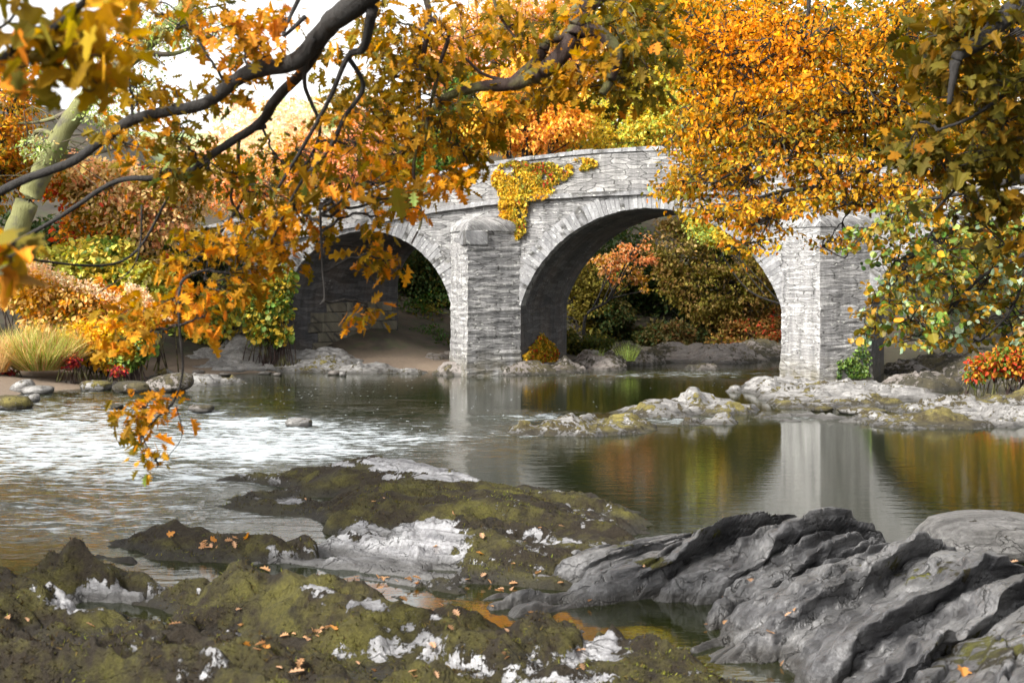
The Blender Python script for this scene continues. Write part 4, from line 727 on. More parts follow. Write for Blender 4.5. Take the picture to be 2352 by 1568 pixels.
bush('green_bush', 'small fresh green bush at the foot of the creeper, above the dark boulders', 'bush', [(310, 800, 38, 32), (285, 830, 25, 14)], 260, 6, ROUND, .13, [(GREEN, 3), (LGREEN, 2), (DGREEN, 2)], 40.4, 'bushes on the left bank', LEAFW)
bush('red_stem_plant', 'small plant with crimson leaves between the tall grass and the reddish boulder', 'plant', [(160, 825, 25, 22), (270, 850, 18, 10), (10, 855, 30, 8)], 160, 6, OVAL, .08, [(RED, 3), ((.3, .03, .06), 3), (OLIVE, 2)], 39.4, 'bushes on the left bank')
bush('shade_thicket', 'thicket coloured near black for shade, between the sycamore and the knotweed', 'bush', [(350, 590, 70, 60, 3), (400, 620, 60, 50, 3), (130, 560, 90, 60, 3), (450, 600, 60, 80, 3), (550, 590, 90, 70, 4), (30, 560, 60, 80, 3)], 1300, 6, DIA, .22, DKSHADE, 45, 'bushes on the left bank')  # near-black leaves paint the shade of a dark gap
def grass(name, label, px, py, wpx, hpx, Y, n_, pal, lean=.3):
    k = Y/F; b = W(px, py, Y); b[2] = max(b[2], 0.02); root = b; mb = MB(); th = rng.random(n_)*2*pi; r = np.sqrt(rng.random(n_))
    pos = b+np.stack([r*np.cos(th)*wpx*.3*k, r*np.sin(th)*wpx*.25*k, -.05+0*r], 1); d = np.stack([np.cos(th)*lean*r*1.6, np.sin(th)*lean*r*1.6, np.ones(n_)], 1)+rng.normal(0, .15, (n_, 3))
    tv, tf = BLADE; put_leaves(mb, (tv*[.22, 1, 1.2], tf), pos, d, hpx*k*rng.uniform(.6, 1.1, n_), pick(pal, pos, 2))
    return tag(mb.build(name, LEAF, origin=b), label, 'grass')
grass('grass_clump', 'tall straw-coloured grass clump on the sandy left bank', 90, 845, 170, 98, 39.6, 3600, [((.62, .48, .18), 4), (TAN, 2), (LGREEN, 2.5), (OLIVE, 2), (PINK, 1)], .75)
grass('grass_clump', 'straw grass at the very left edge, beside the taller clump', -5, 850, 70, 80, 39, 1100, [(TAN, 3), (ORANGE, 1), (LGREEN, 1)], .35)
grass('grass_tuft', 'bright green grass tuft on the rock left of the middle of the main arch', 1442, 825, 60, 42, 47.6, 300, [(LGREEN, 3), ((.45, .55, .18), 3)], .45)
grass('grass_tuft', 'small thin grass tuft just right of the left pier base', 1378, 826, 22, 30, 47.4, 90, [(LGREEN, 3), (GREEN, 2)], .35)

# ivy on the bridge: leaves lie on the real stone faces
def ivy(name, label, polys, n_, size, pal, face='wall', cat='ivy'):
    us_, ws_ = [], []
    for (u0, w0, ru, rw, k) in polys:
        t = rng.random(int(n_*k))*2*pi; r = np.sqrt(rng.random(len(t))); us_.append(u0+r*np.cos(t)*ru); ws_.append(w0+r*np.sin(t)*rw)
    u = np.concatenate(us_); w_ = np.concatenate(ws_); k = fbm(stack(u, w_), 3, 2.6)+.35 > 0; u = u[k]; w_ = w_[k]
    if face == 'wall': v = -.11-.07*rng.random(len(u))-.10*(np.abs(w_-wstr(u)) < .14); w_ = np.minimum(w_, wtop(u)+.06); nrm = np.array([-sin(TH), -cos(TH), 0])
    elif face == 'jamb': pass
    pos = BW(u, v, w_); d = np.tile([.3, 0, -1.0], (len(u), 1))+rng.normal(0, .55, (len(u), 3)); d = d-(d@nrm)[:, None]*nrm*.75
    mb = MB(); put_leaves(mb, ROUND, pos, d, size*np.exp(rng.normal(0, .25, len(u))), pick(pal, pos, 1.5), spin=rng.normal(pi, .5, len(u)))
    root = empty(name, tuple(pos.mean(0)), label=label, cat=cat); mb.build('foliage', LEAF, root)
    mb = MB()
    for i in rng.choice(len(u), 26, replace=False):
        P = BW(np.array([polys[0][0], (polys[0][0]+u[i])/2+rng.normal(0, .15), u[i]]), np.array([-.08]*3), np.array([polys[0][1], (polys[0][1]+w_[i])/2, w_[i]])); tube(mb, catmull(P, 5), .012, 4)
    mb.build('stems', BARKG, root); return root
ivy('ivy_patch', 'golden yellow and green ivy draped over the parapet above the left pier', [(1.05, 6.1, .8, .62, .34), (.95, 5.3, .5, .6, .22), (1.1, 4.75, .3, .5, .1), (2.0, 6.3, .9, .35, .2), (1.7, 5.8, .6, .35, .08), (3.2, 6.55, .5, .2, .08)], 7500, .075, [(GOLD, 3), (YEL, 3), (OLIVE, 3), (LGREEN, 1), (RED, .2)])
IV2 = [(GOLD, 3), (OLIVE, 3), (RED, 1.2), (YEL, 1)]
def jamb_ivy():
    n_ = 1500; v = rng.uniform(.1, 3.6, n_); w_ = .25+rng.random(n_)*(1.0-.7*np.abs(v-1.9)/1.9); pos = BW(np.full(n_, 1.22)+.12*rng.random(n_), v, w_); pos2 = pos
    d = np.tile([0., .2, -1], (n_, 1))+rng.normal(0, .5, (n_, 3)); mb = MB(); put_leaves(mb, ROUND, pos2, d, .1, pick(IV2, pos2, 2)); root = empty('ivy_patch', tuple(BW(np.array([1.3]), np.array([1.8]), .4)[0]), label='gold and red ivy growing up the jamb at the foot of the left pier', cat='ivy'); mb.build('foliage', LEAF, root)
    mb = MB()
    for i in range(14): tube(mb, BW(np.full(4, 1.22), np.linspace(1.8, v[i], 4), np.linspace(.1, w_[i], 4)), .01, 4)
    mb.build('stems', BARKG, root)
jamb_ivy()
def pier_ivy():
    n_ = 800; s = rng.random(n_); w_ = .2+rng.random(n_)**1.4*(.5+1.6*s**3); u = 10.58+1.3*(.35+.65*s); v = -1.38*(1-(.35+.65*s))-.05-.06*rng.random(n_); pos = BW(u, v, w_); k = fbm(pos, 3, 2)+.25 > 0; pos = pos[k]
    mb = MB(); put_leaves(mb, ROUND, pos, np.tile([0., -.2, -1], (len(pos), 1))+rng.normal(0, .5, (len(pos), 3)), .09, pick([(GREEN, 3), (DGREEN, 2), (LGREEN, .6)], pos, 2)); root = empty('ivy_patch', tuple(pos.mean(0)), label='dark green ivy at the foot of the right pier on its shaded side', cat='ivy'); mb.build('foliage', LEAFW, root)
pier_ivy()
bush('right_bank_bush', 'orange and crimson bush over the dark rocks at the right edge', 'bush', [(2320, 830, 60, 35), (2270, 835, 40, 22), (2352, 800, 50, 30), (2240, 860, 22, 14)], 700, 6, OVAL, .12, [((.55, .24, .03), 3), (RED, 1.5), (GREEN, 3), (OLIVE, 3)], 37, None)

# ============ trees hanging over the river from beside the camera
def overhang(name, label, limbs, blobs, per, tmpl, size, pal, bark, dens=1.0, high=(), m_=LEAF, droop=.6, twl=1.0, group=None, base=None, trunk=None, scale=1.2, jit=.25, spread=1.9, flat=.55):
    """limbs: lists of (px, py, Y, radius px). blobs: (px, py, rx, ry, Y, depth m, sprays). Twigs grow from the nearest limb."""
    root = empty(name, base, label=label, cat='tree', group=group)
    if trunk is not None:
        mb = MB(); P = catmull(trunk[0], 6); tube(mb, P, np.linspace(trunk[1], trunk[2], len(P)), 14, .15); mb.build('trunk', bark, root, smooth=True)
    S = []; mb = MB()
    for L in limbs:
        pts = [W(*q[:3]) if len(q) == 4 else np.array(q[:3], float) for q in L]; rr = [q[3]/F*q[2] if len(q) == 4 else q[4] for q in L]
        A = np.column_stack([pts, rr]); A = catmull(A, 8); P = A[:, :3]; P = P+.35*A[:, 3:4]*np.stack([fbm(P+i*5, 3, 3.0) for i in range(3)], 1); tube(mb, P, np.maximum(A[:, 3], .003), 9, .14); S.append(P)
    mb.build('limbs', bark, root, smooth=True); S = np.vstack(S)
    tw = MB(); lf = MB()
    for (cx, cy, rx, ry, Y, dy, ns) in blobs:
        ns = max(2, int(ns*dens)); c = W(cx, cy, Y); k = Y/F; R_ = np.array([rx*k, dy, ry*k])
        near = S[np.argsort(((S-c)**2)@[1, .35, 1]+rng.random(len(S))*.02)[:3]]; q = near[0]
        hub = c+rng.normal(0, .15, 3)*R_; Ld = np.linalg.norm(hub-q)
        mid = (q+hub)/2+rng.normal(0, .07, 3)*Ld+[0, 0, .08*Ld]; H = catmull([q, mid, hub], 7); H = H+.012*Ld**.5*rng.normal(0, 1, H.shape)*[[1, 1, 1]]; tube(tw, H, np.linspace(.010+.003*Ld, .006, len(H)), 5)
        d = rng.normal(0, 1, (ns, 3)); d /= np.linalg.norm(d, axis=1)[:, None]; p = c+d*(rng.random((ns, 1))**.42)*R_*1.08
        src = np.vstack([H[len(H)//2:], p[:max(1, ns//4)]]); lv = src.copy()
        for i, e in enumerate(p):
            dd = np.linalg.norm(lv[:len(H)-len(H)//2]-e, axis=1) if i < ns//4+1 else np.linalg.norm(lv-e, axis=1); dd = np.where(dd < 1e-6, 9e9, dd); s0 = lv[int(np.argmin(dd))]; L2 = np.linalg.norm(e-s0)
            Q = catmull([s0, (s0+e)/2+rng.normal(0, .12, 3)*L2, e], 3); tube(tw, Q, np.linspace(.0055, .0022, len(Q))*twl, 3)
        out = p-hub; out[:, 2] -= .3*ry*k; sprays(lf, p, out, tmpl, size, per, pal, droop, scale=scale, spread=spread, jit=jit, flat=flat)
    if high:  # unseen upper crown, added to shade the foliage and rocks below
        p, d, _ = blob_points(high, int(230*len(high)), .6); sprays(lf, p, d, tmpl, size*2.4, 5, pal, droop, scale=scale, spread=2.4)
    tw.build('twigs', bark, root); lf.build('crown', m_, root); return root
OK = [((.62, .22, .02), 2.6), ((.50, .21, .01), 3), ((.33, .18, .01), 4), ((.17, .12, .01), 4.5), ((.08, .08, .015), 3), ((.22, .28, .08), .4)]
overhang('oak_tree', 'oak leaning over the river, its long dark limb crossing the upper left', [
    [(2.6, 5.5, 6.6, 0, .16), (.6, 7.0, 5.4, 0, .12), (840, -10, 8.5, 30), (745, 70, 9, 23), (680, 140, 9.2, 20), (560, 175, 9.4, 17), (460, 240, 9.5, 14), (320, 268, 9.6, 12.5), (240, 320, 9.7, 11.5), (170, 370, 9.8, 10.5), (60, 410, 9.9, 10), (-60, 470, 10, 11)],
    [(760, 60, 8.9, 14), (700, 160, 9.4, 12), (630, 230, 9.8, 13), (600, 280, 10, 11), (540, 320, 10, 10), (480, 360, 10, 9), (430, 395, 10.1, 8.5), (350, 408, 10.1, 7), (270, 415, 10.2, 6), (180, 470, 10.3, 5.5), (100, 520, 10.4, 5), (-30, 590, 10.5, 4.5)],
    [(610, 290, 10, 6), (555, 310, 10.1, 5), (548, 380, 10.1, 4.5), (560, 430, 10.2, 4), (545, 480, 10.2, 3.5), (490, 560, 10.3, 3), (470, 640, 10.3, 2.5)],
    [(555, 380, 10.1, 4), (530, 450, 10.1, 3.5), (555, 500, 10.2, 2.5)],
    [(855, 20, 8.5, 14), (835, 110, 8.8, 10), (800, 130, 9, 7), (755, 230, 9.2, 5.5), (700, 330, 9.4, 4.5), (640, 430, 9.6, 3.5)],
    [(800, 130, 9, 6), (835, 200, 9.2, 5.5), (790, 270, 9.3, 5), (750, 350, 9.4, 4), (690, 420, 9.6, 3.5), (620, 560, 9.8, 3)],
    [(720, 90, 9, 6), (700, 190, 9.3, 5), (735, 300, 9.5, 4), (690, 400, 9.8, 3)],
    [(0, 590, 9, 3), (280, 600, 10.4, 3), (400, 430, 10.3, 3.2)],
    [(735, 480, 9.8, 3), (740, 600, 9.9, 2.5), (745, 680, 9.9, 2), (735, 700, 9.9, 1.5)],
    [(700, 40, 8.9, 6), (650, 80, 9, 4), (700, -30, 9, 6)],
    [(480, 620, 9.6, 3), (440, 630, 9.5, 4), (413, 660, 9.4, 3.8), (413, 760, 9.4, 3.2), (420, 850, 9.4, 2.8), (400, 920, 9.4, 2.5), (360, 960, 9.4, 2), (330, 1000, 9.4, 1.5), (350, 1050, 9.4, 1)],
    [(405, 930, 9.4, 1.5), (418, 1000, 9.4, 1), (385, 1050, 9.4, .8)],
    [(325, 470, 10.2, 2.4), (322, 560, 10.2, 2), (300, 620, 10.2, 1.6), (230, 670, 10.2, 1.3)]],
    [(430, 40, 130, 55, 9.5, .8, 40), (560, 90, 90, 60, 9.5, .8, 30), (340, 225, 110, 50, 9.8, .8, 34), (300, 320, 80, 45, 10, .6, 20), (420, 320, 90, 50, 10, .6, 26), (530, 210, 80, 45, 9.8, .6, 18), (640, 40, 60, 45, 9.3, .6, 14), (250, 100, 80, 50, 9.5, .6, 16), (500, 390, 70, 35, 10, .5, 14), (380, 400, 70, 30, 10, .5, 10),
     (730, 400, 90, 70, 10, .9, 34), (800, 320, 110, 90, 10, 1.0, 46), (690, 490, 90, 55, 10.2, .8, 32), (640, 360, 60, 60, 10, .6, 14), (850, 410, 80, 55, 10.2, .8, 20), (620, 450, 70, 50, 10.1, .7, 20), (580, 520, 70, 50, 10.2, .7, 22), (640, 570, 80, 35, 10.2, .6, 22), (540, 590, 80, 45, 10.2, .7, 24), (470, 570, 70, 40, 10.3, .7, 20), (420, 600, 50, 35, 10.2, .5, 12), (500, 660, 80, 35, 10.2, .6, 22), (580, 640, 50, 30, 10.2, .4, 10),
     (340, 725, 65, 32, 9.5, .4, 20), (300, 765, 45, 35, 9.4, .4, 16), (400, 690, 60, 30, 9.5, .4, 16), (470, 735, 32, 30, 9.4, .3, 9), (880, 600, 58, 35, 10.5, .4, 18), (860, 575, 40, 20, 10.5, .3, 8), (845, 728, 40, 22, 10.5, .3, 8), (325, 940, 45, 34, 9.4, .25, 16), (385, 945, 16, 16, 9.4, .15, 3), (318, 1005, 26, 24, 9.4, .2, 7), (365, 1068, 24, 18, 9.4, .15, 5),
     (770, 470, 40, 30, 10.3, .5, 6), (870, 495, 36, 45, 10.3, .4, 10), (930, 460, 60, 35, 10.3, .6, 14), (1020, 420, 60, 28, 10.4, .5, 12), (760, 545, 28, 18, 10.3, .3, 3), (620, 130, 60, 50, 9.6, .5, 10)],
    6, OAK, .088, OK, BARK, dens=.76, base=(3.4, 5.0, 1.2), trunk=([(3.4, 5.0, .9), (3.3, 5.1, 3), (3.1, 5.3, 5.2), (2.6, 5.5, 6.6), (2.2, 5.7, 9)], .34, .18), group='trees hanging over the river from beside the viewer')
overhang('oak_tree', 'oak with a thick crooked reddish limb, hanging over the bridge at the top centre', [
    [(4.2, 8.0, 7.5, 0, .24), (2.2, 9.8, 6.4, 0, .17), (1380, -20, 11, 26), (1330, 55, 11, 25), (1310, 100, 11, 22), (1250, 160, 11.1, 19), (1180, 190, 11.2, 17), (1100, 200, 11.3, 12), (1020, 225, 11.4, 9), (985, 270, 11.4, 8), (940, 330, 11.5, 6), (870, 410, 11.6, 5), (780, 460, 11.7, 4)],
    [(1330, 70, 11, 17), (1375, 75, 10.9, 16), (1415, 120, 10.8, 15), (1405, 175, 10.8, 12), (1382, 215, 10.8, 9)], [(1310, 80, 11.1, 15), (1260, 90, 11.2, 13), (1240, 130, 11.2, 12), (1180, 185, 11.2, 12)],
    [(975, -20, 11, 8), (985, 50, 11, 7), (965, 180, 11.1, 5.5), (960, 300, 11.2, 4.5), (950, 400, 11.3, 4), (968, 500, 11.4, 3), (945, 560, 11.4, 2)], [(985, 40, 11, 6), (1030, 75, 11, 5.5), (1010, 150, 11.1, 4.5), (985, 260, 11.2, 3.5), (975, 330, 11.2, 2.5)],
    [(1100, 200, 11.3, 5), (1050, 260, 11.4, 3.5), (1030, 330, 11.4, 2.5)], [(1130, -10, 11, 4), (1150, 40, 11, 3.5), (1190, 95, 11, 2.5)], [(1180, 190, 11.2, 5), (1110, 170, 11.3, 4), (1060, 130, 11.3, 3), (1000, 120, 11.4, 2)]],
    [(960, 100, 100, 90, 11.3, 1, 44), (880, 190, 90, 80, 11.3, 1, 36), (1000, 210, 110, 80, 11.5, 1, 44), (1080, 80, 100, 80, 11.5, 1, 34), (1190, 80, 100, 60, 11.5, .9, 28), (1240, 200, 90, 50, 11.4, .8, 30), (1120, 260, 70, 35, 11.5, .7, 18), (1000, 310, 80, 55, 11.5, .8, 24), (920, 340, 80, 60, 11.6, .8, 26), (1410, 90, 110, 80, 11.2, .9, 50), (1480, 150, 60, 70, 11.3, .8, 32), (1340, 190, 90, 42, 11.2, .8, 34), (1450, 215, 70, 30, 11.3, .6, 22), (1300, 40, 90, 50, 11.3, .8, 26), (1500, 50, 50, 60, 11.3, .7, 20),
     (1075, 340, 30, 40, 11.6, .4, 12), (1085, 395, 22, 25, 11.6, .3, 6), (1050, 415, 45, 20, 11.6, .4, 9), (900, 270, 80, 60, 11.5, .8, 24), (860, 60, 80, 60, 11.2, .8, 24), (960, 420, 50, 35, 11.6, .5, 10), (750, 130, 40, 50, 11.2, .5, 8), (780, 230, 50, 50, 11.4, .5, 12)],
    6, OAK, .09, [((.46, .21, .01), 3), ((.30, .17, .01), 4), ((.15, .11, .01), 4), ((.08, .075, .012), 4), ((.6, .22, .02), 1.2)], BARKR, high=[(2.5, 9.5, 10.8, 3.6, 3.6, 1.6), (5.5, 8, 11.5, 3.5, 3.5, 1.8)], base=(5.2, 7.2, .9), trunk=([(5.2, 7.2, .5), (5.0, 7.3, 3.2), (4.7, 7.6, 5.5), (4.2, 8.0, 7.5), (3.9, 8.4, 10)], .42, .2), group='trees hanging over the river from beside the viewer')
overhang('maple_tree', 'maple with large blurred leaves close to the camera in the top left corner', [[(-4.5, 3.0, 5.4, 0, .08), (-2.2, 4.8, 4.5, 0, .04), (-60, 110, 5.4, 12), (50, 102, 5.4, 10), (130, 60, 5.3, 9), (230, -30, 5.2, 8)], [(-60, 90, 5.6, 4), (20, 50, 5.6, 4), (50, -10, 5.6, 4)], [(-80, 500, 5.0, 5), (0, 590, 5, 4), (70, 560, 5, 3)]],
    [(90, 60, 90, 50, 5.4, .3, 14), (170, 120, 70, 45, 5.4, .3, 9), (60, 150, 60, 40, 5.3, .3, 7), (250, 30, 60, 50, 5.3, .3, 9), (40, 560, 50, 30, 5.0, .2, 4), (15, 620, 30, 25, 5, .2, 3), (180, 190, 50, 22, 5.4, .2, 4)],
    3, MAPLE, .105, [((.36, .22, .012), 4), ((.46, .25, .02), 3), ((.16, .13, .015), 3), ((.55, .2, .02), 1.5)], BARK, base=(-5.2, 2.6, .6), trunk=([(-5.2, 2.6, .2), (-5.1, 2.7, 2.5), (-4.5, 3.0, 5.4), (-4.0, 3.3, 8)], .26, .12), group='trees hanging over the river from beside the viewer', m_=LEAF)
overhang('maple_tree', 'broad golden maple filling the upper right with fine arching twigs', [
    [(9.5, 19, 10, 0, .3), (2400, 60, 18, 34), (2330, 30, 17.8, 26), (2260, 90, 17.6, 18), (2200, 130, 17.5, 14), (2100, 230, 17.4, 9), (2000, 290, 17.3, 7), (1900, 300, 17.2, 5)],
    [(2085, -20, 17, 9), (2090, 80, 17, 8), (2105, 170, 17, 7.5), (2060, 235, 17, 7), (1980, 250, 17, 6), (1900, 270, 17, 5.5), (1840, 310, 17, 4.5), (1770, 350, 17.1, 3.5), (1640, 420, 17.2, 2.5)],
    [(1860, -20, 17.3, 5), (1850, 60, 17.3, 4.5), (1800, 110, 17.4, 4), (1740, 150, 17.5, 3.5), (1680, 210, 17.6, 3), (1640, 250, 17.6, 2)], [(1945, 60, 17.3, 7), (1860, 80, 17.3, 5), (1750, 110, 17.4, 3.5), (1660, 130, 17.5, 2.5)],
    [(2400, 360, 17, 14), (2200, 340, 17, 9), (2050, 370, 17, 7), (1950, 410, 17, 7), (1880, 430, 17, 6), (1800, 440, 17, 4.5), (1720, 460, 17.2, 3), (1650, 480, 17.3, 2)],
    [(1900, 270, 17, 4), (1850, 340, 17, 3), (1760, 400, 17, 2.5), (1700, 440, 17.2, 2)], [(1990, 250, 17, 4), (1985, 350, 17, 3), (1975, 460, 17, 2)], [(1800, 440, 17, 3), (1760, 520, 17, 2), (1730, 580, 17, 1.5)], [(2240, 330, 17.2, 5), (2120, 420, 17.3, 3.5), (2030, 500, 17.4, 2.5)]],
    [(x, y, rx, ry, Y, 1.3, n_) for x, y, rx, ry, Y, n_ in [(1650, 60, 85, 65, 18, 80), (1600, 150, 70, 70, 18.3, 62), (1700, 160, 100, 80, 17.8, 90), (1630, 250, 80, 70, 18, 70), (1740, 270, 100, 80, 17.5, 90), (1640, 350, 80, 60, 18, 60), (1590, 410, 60, 45, 18, 36), (1700, 400, 90, 60, 17.6, 66), (1760, 70, 100, 80, 18, 80), (1860, 110, 110, 100, 17.4, 110), (1850, 240, 110, 70, 17, 90), (1800, 340, 100, 60, 17, 70), (1900, 380, 100, 60, 17, 70), (1960, 200, 110, 100, 17, 110), (2050, 90, 120, 100, 17, 110), (2070, 290, 110, 80, 17, 90), (2000, 440, 90, 50, 17, 60), (1680, 480, 70, 40, 17.4, 34), (1750, 510, 55, 45, 17.2, 30), (1710, 570, 35, 40, 17.2, 17), (1800, 470, 70, 35, 17.2, 32), (1880, 460, 60, 35, 17, 26), (2180, 200, 110, 120, 16.5, 100), (2300, 120, 120, 130, 17, 110), (2300, 300, 110, 100, 17, 90), (2150, 400, 90, 70, 16.5, 60), (1920, 555, 35, 25, 17, 10), (1600, 480, 30, 25, 18, 7), (1570, 40, 50, 50, 18.5, 26), (1560, 300, 40, 60, 18.4, 20), (1545, 440, 30, 30, 18.4, 10)]],
    16, SPIKY, .064, [((.74, .29, .012), 7), ((.52, .25, .012), 3), ((.30, .17, .015), 3), (OLIVE, 3), (DOLIVE, 1.5), (DORANGE, 2), (MINT, .25), (GOLD, 2)], BARK, high=[(7, 17.5, 12, 4, 3.5, 1.8), (10.5, 19, 13.5, 4, 4, 2)], base=(10.8, 19.5, .4), trunk=([(10.8, 19.5, -.2), (10.6, 19.4, 4), (10.2, 19.2, 7), (9.5, 19, 10), (9.2, 18.8, 13)], .5, .25), group='trees hanging over the river from beside the viewer', twl=2.2, scale=.38, spread=4.4, flat=.32)
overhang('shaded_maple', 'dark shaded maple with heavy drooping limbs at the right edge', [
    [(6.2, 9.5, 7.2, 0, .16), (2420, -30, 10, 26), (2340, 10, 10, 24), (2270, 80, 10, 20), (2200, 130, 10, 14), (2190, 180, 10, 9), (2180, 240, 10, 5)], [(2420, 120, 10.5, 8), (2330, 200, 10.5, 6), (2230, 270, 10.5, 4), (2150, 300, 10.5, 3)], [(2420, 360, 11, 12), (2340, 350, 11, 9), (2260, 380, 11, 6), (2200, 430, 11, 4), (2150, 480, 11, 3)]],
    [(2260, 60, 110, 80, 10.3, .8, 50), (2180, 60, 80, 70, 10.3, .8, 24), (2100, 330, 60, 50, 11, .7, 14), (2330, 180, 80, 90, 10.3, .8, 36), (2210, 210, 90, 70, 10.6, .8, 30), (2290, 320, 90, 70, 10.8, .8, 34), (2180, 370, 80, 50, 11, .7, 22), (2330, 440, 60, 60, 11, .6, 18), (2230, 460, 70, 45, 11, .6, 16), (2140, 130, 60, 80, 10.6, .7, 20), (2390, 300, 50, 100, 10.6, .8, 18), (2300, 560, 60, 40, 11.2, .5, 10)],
    6, MAPLE, .095, [((.20, .11, .010), 4), ((.12, .095, .014), 4), ((.07, .065, .012), 4), ((.36, .15, .01), 1)], BARK, high=[(6.0, 11.5, 8.6, 2.6, 2.8, 1.2), (8.5, 10, 10, 3, 3, 1.6)], base=(6.8, 9.0, 1.0), trunk=([(6.8, 9.0, .6), (6.7, 9.1, 3.5), (6.5, 9.3, 5.6), (6.2, 9.5, 7.2), (6.0, 9.7, 10)], .32, .16), group='trees hanging over the river from beside the viewer')  # dark palette paints the shade into the leaves
overhang('alder_tree', 'alder with round mint-green and gold leaves hanging down beside the right pier', [
    [(9.0, 14.5, 7.5, 0, .12), (2480, 300, 15, 16), (2380, 400, 15, 12), (2280, 430, 15, 9), (2200, 480, 15, 6), (2120, 560, 15, 4.5), (2060, 640, 15, 3), (2020, 700, 15, 2)], [(2470, 520, 15, 8), (2360, 580, 15, 6), (2250, 640, 15, 4), (2180, 720, 15, 3), (2130, 760, 15, 2)], [(2280, 430, 15, 5), (2180, 450, 15, 4), (2080, 470, 15, 3), (2010, 520, 15, 2)], [(2360, 580, 15, 4), (2330, 700, 15, 3), (2270, 770, 15, 2)]],
    [(x, y, rx, ry, Y, .9, n_) for x, y, rx, ry, Y, n_ in [(2080, 500, 70, 45, 15, 36), (2010, 530, 45, 28, 15, 14), (2060, 590, 50, 50, 15, 28), (2030, 680, 42, 45, 15, 22), (2010, 735, 32, 28, 15, 9), (2110, 640, 70, 60, 15, 40), (2090, 730, 70, 42, 15, 30), (2180, 700, 80, 60, 15.3, 42), (2170, 570, 80, 60, 15.2, 42), (2260, 640, 80, 80, 15.4, 52), (2290, 740, 70, 50, 15.5, 34), (2200, 780, 60, 26, 15.3, 16), (2340, 600, 60, 80, 15.5, 34), (2360, 720, 50, 60, 15.5, 22), (2150, 500, 60, 40, 15, 20), (1970, 560, 25, 18, 15, 4), (2000, 780, 25, 15, 15, 3), (2080, 780, 35, 15, 15, 5), (2330, 500, 70, 50, 15.6, 24), (2420, 650, 60, 120, 15.6, 26)]],
    9, ROUND, .066, [(MINT, 2.5), ((.5, .26, .02), 3), (OLIVE, 4), (GREEN, 3.5), (LGREEN, 1), (DGREEN, 2), (ORANGE, 1)], BARK, base=(10.2, 14.5, .8), trunk=([(10.2, 14.5, .2), (10, 14.5, 3.5), (9.6, 14.5, 5.8), (9.0, 14.5, 7.5), (8.7, 14.4, 10)], .3, .15), m_=LEAFW, group='trees hanging over the river from beside the viewer', twl=1.4, scale=.9)

for lab, x, y, h in (('tall unseen oak added on the left bank to shade the near rocks', -14.5, 9, 13), ('oak standing right behind the viewer', -3, -12, 14)):  # oaks out of view, added to shade the foreground
    g = gz(x, y); tree('shade_oak', lab, 'tree', (x, y, g), [(x+rng.uniform(-2, 2), y+rng.uniform(-2, 2), g+z_, 4.2, 4.2, 2.6) for z_ in (h*.45, h*.62, h*.8, h*.95)], 1500, 6, DIA, .38, [(OLIVE, 3), (GOLD, 1), (DOLIVE, 3), (GREEN, 4)], group='unseen oaks added around the viewer for shade', limbs=False, gap=2, trunk_r=.4)
# ============ fallen leaves on the rocks
from mathutils.bvhtree import BVHTree
lm = [None]*3
for k, (tm, c_) in enumerate(((OAK, (.52, .30, .16)), (OAK, (.60, .36, .22)), (MAPLE, (.62, .28, .08)))):
    b_ = MB(); v, f = tm; v = v.copy(); v[:, 2] = v[:, 2]*1.5+.25*v[:, 1]**2*(1 if k else -.4)+.15; b_.add(v-np.array([0, .5, 0]), f, col=c_); o = b_.build('fallen_leaf', LEAF); lm[k] = o.data; bpy.data.objects.remove(o)
fields = [(XL, YL, ZL), (XS, YS, ZS), (XE, YE, ZE)]
def fallen(px, py):
    best = None                                        # first rock surface the line of sight meets
    for (A, B, Z) in fields:
        d = (1176+F*A/B-px)**2+(HZ+(CH-Z)/B*F-py)**2; d = np.where(Z < .0, 1e9, d); i = np.unravel_index(np.argmin(d+B*2), d.shape)
        if d[i] < 60 and (best is None or B[i] < best[1]): best = (A[i], B[i], Z[i])
    return best
spots = [(1000, 1262), (1105, 1235), (1180, 1300), (1110, 1330), (1120, 1345), (1150, 1355), (920, 1335), (905, 1345), (940, 1340), (960, 1350), (960, 1385), (1010, 1395), (930, 1380), (1050, 1415), (620, 1310), (500, 1262), (540, 1245), (545, 1240), (560, 1250), (470, 1255), (360, 1300), (15, 1320), (20, 1425), (60, 1430), (110, 1575), (590, 1500), (600, 1485), (570, 1490), (720, 1455), (740, 1460), (750, 1450), (640, 1540), (660, 1520), (680, 1555), (860, 1545), (820, 1530), (980, 1545), (950, 1550), (1010, 1540), (1020, 1560), (700, 1470), (1160, 1510), (1320, 1545), (1340, 1540), (1360, 1535), (1100, 1280), (1130, 1400), (880, 1150), (860, 1155), (700, 1150), (1040, 1185), (1340, 1500), (1240, 1215), (1480, 1305), (1080, 1380)]
for cx, cy in ((905, 1345), (1150, 1352), (550, 1245), (740, 1456), (1005, 1555), (480, 1255)): spots += [(cx+rng.normal(0, 22), cy+rng.normal(0, 7)) for _ in range(7)]
for _ in range(25): spots.append((rng.uniform(380, 1400) , rng.uniform(1200, 1560)))
spots += [(2370*rng.random(), rng.uniform(1300, 1560)) for _ in range(25)]
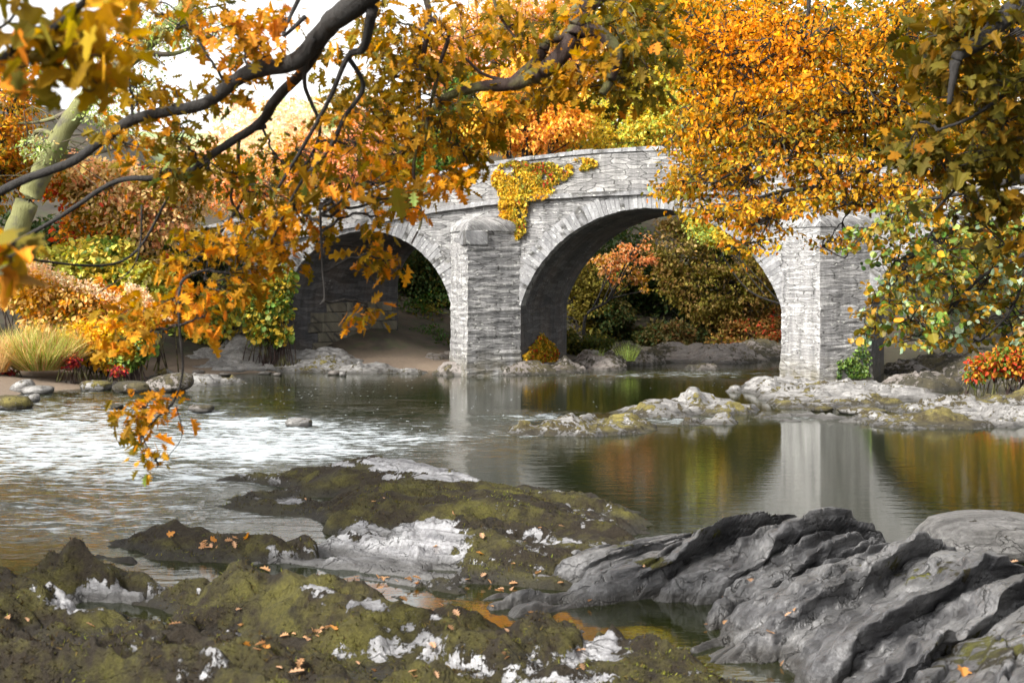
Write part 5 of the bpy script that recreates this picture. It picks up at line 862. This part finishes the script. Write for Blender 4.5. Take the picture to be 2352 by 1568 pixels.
for k, (px, py) in enumerate(spots):
    h_ = fallen(px, py)
    if h_ is None: continue
    o = bpy.data.objects.new('fallen_leaf', lm[2 if (k % 9 == 0) else k % 2]); C.objects.link(o); s = rng.uniform(.04, .10)
    o.location = (h_[0], h_[1]-.01, h_[2]+.022); o.scale = (s, s, s); o.rotation_euler = (rng.normal(0, .4), rng.normal(0, .4), rng.uniform(0, 6.28))
    tag(o, 'dry curled autumn leaf fallen on the foreground rocks', 'leaf', 'fallen leaves on the foreground rocks')

mb = MB(); ml = []
for (A, B, Z, M, nn) in ((XL, YL, ZL, mossL, 120000), (XE, YE, ZE, mossE, 14000)):
    a0 = np.gradient(A, axis=1); 
    du = np.stack([np.gradient(A, axis=1), np.gradient(B, axis=1), np.gradient(Z, axis=1)], -1); dv = np.stack([np.gradient(A, axis=0), np.gradient(B, axis=0), np.gradient(Z, axis=0)], -1)
    nr_ = np.cross(du, dv); nr_ /= np.linalg.norm(nr_, axis=2)[..., None]+1e-12
    ok = np.argwhere((M > .62) & (Z > .02) & (B > 6)); ii = ok[rng.integers(0, len(ok), nn)]; i, j = ii[:, 0], ii[:, 1]
    pos = np.stack([A[i, j], B[i, j], Z[i, j]-.004], 1); nn_ = nr_[i, j]; nn_ *= np.sign(nn_[:, 2:3])
    k = fbm(pos, 3, 3.0) > -.12; pos = pos[k]; nn_ = nn_[k]
    d = nn_*.8+rng.normal(0, .5, pos.shape)+[0, -.25, -.35]
    put_leaves(mb, (BLADE[0]*[3.2, 1, 1], BLADE[1]), pos, d, rng.uniform(.018, .045, len(pos)), pick([((.03, .021, .010), 5), ((.065, .048, .015), 3), ((.09, .09, .016), 3), ((.13, .14, .022), 1)], pos, 1.3, .3))
mt_, nt = mat('moss_fibre'); n = N(nt); n.out(n('BsdfPrincipled', {'Base Color': n('Attribute', attribute_name='col').outputs['Color'], 'Roughness': .95, 'Specular IOR Level': .1}).outputs[0])
tag(mb.build('moss', mt_), label='shaggy brown and olive moss growing over the foreground bedrock', cat='moss', kind='stuff')
scene.cycles.max_bounces = 6; scene.cycles.diffuse_bounces = 3; scene.cycles.glossy_bounces = 3; scene.cycles.transmission_bounces = 3
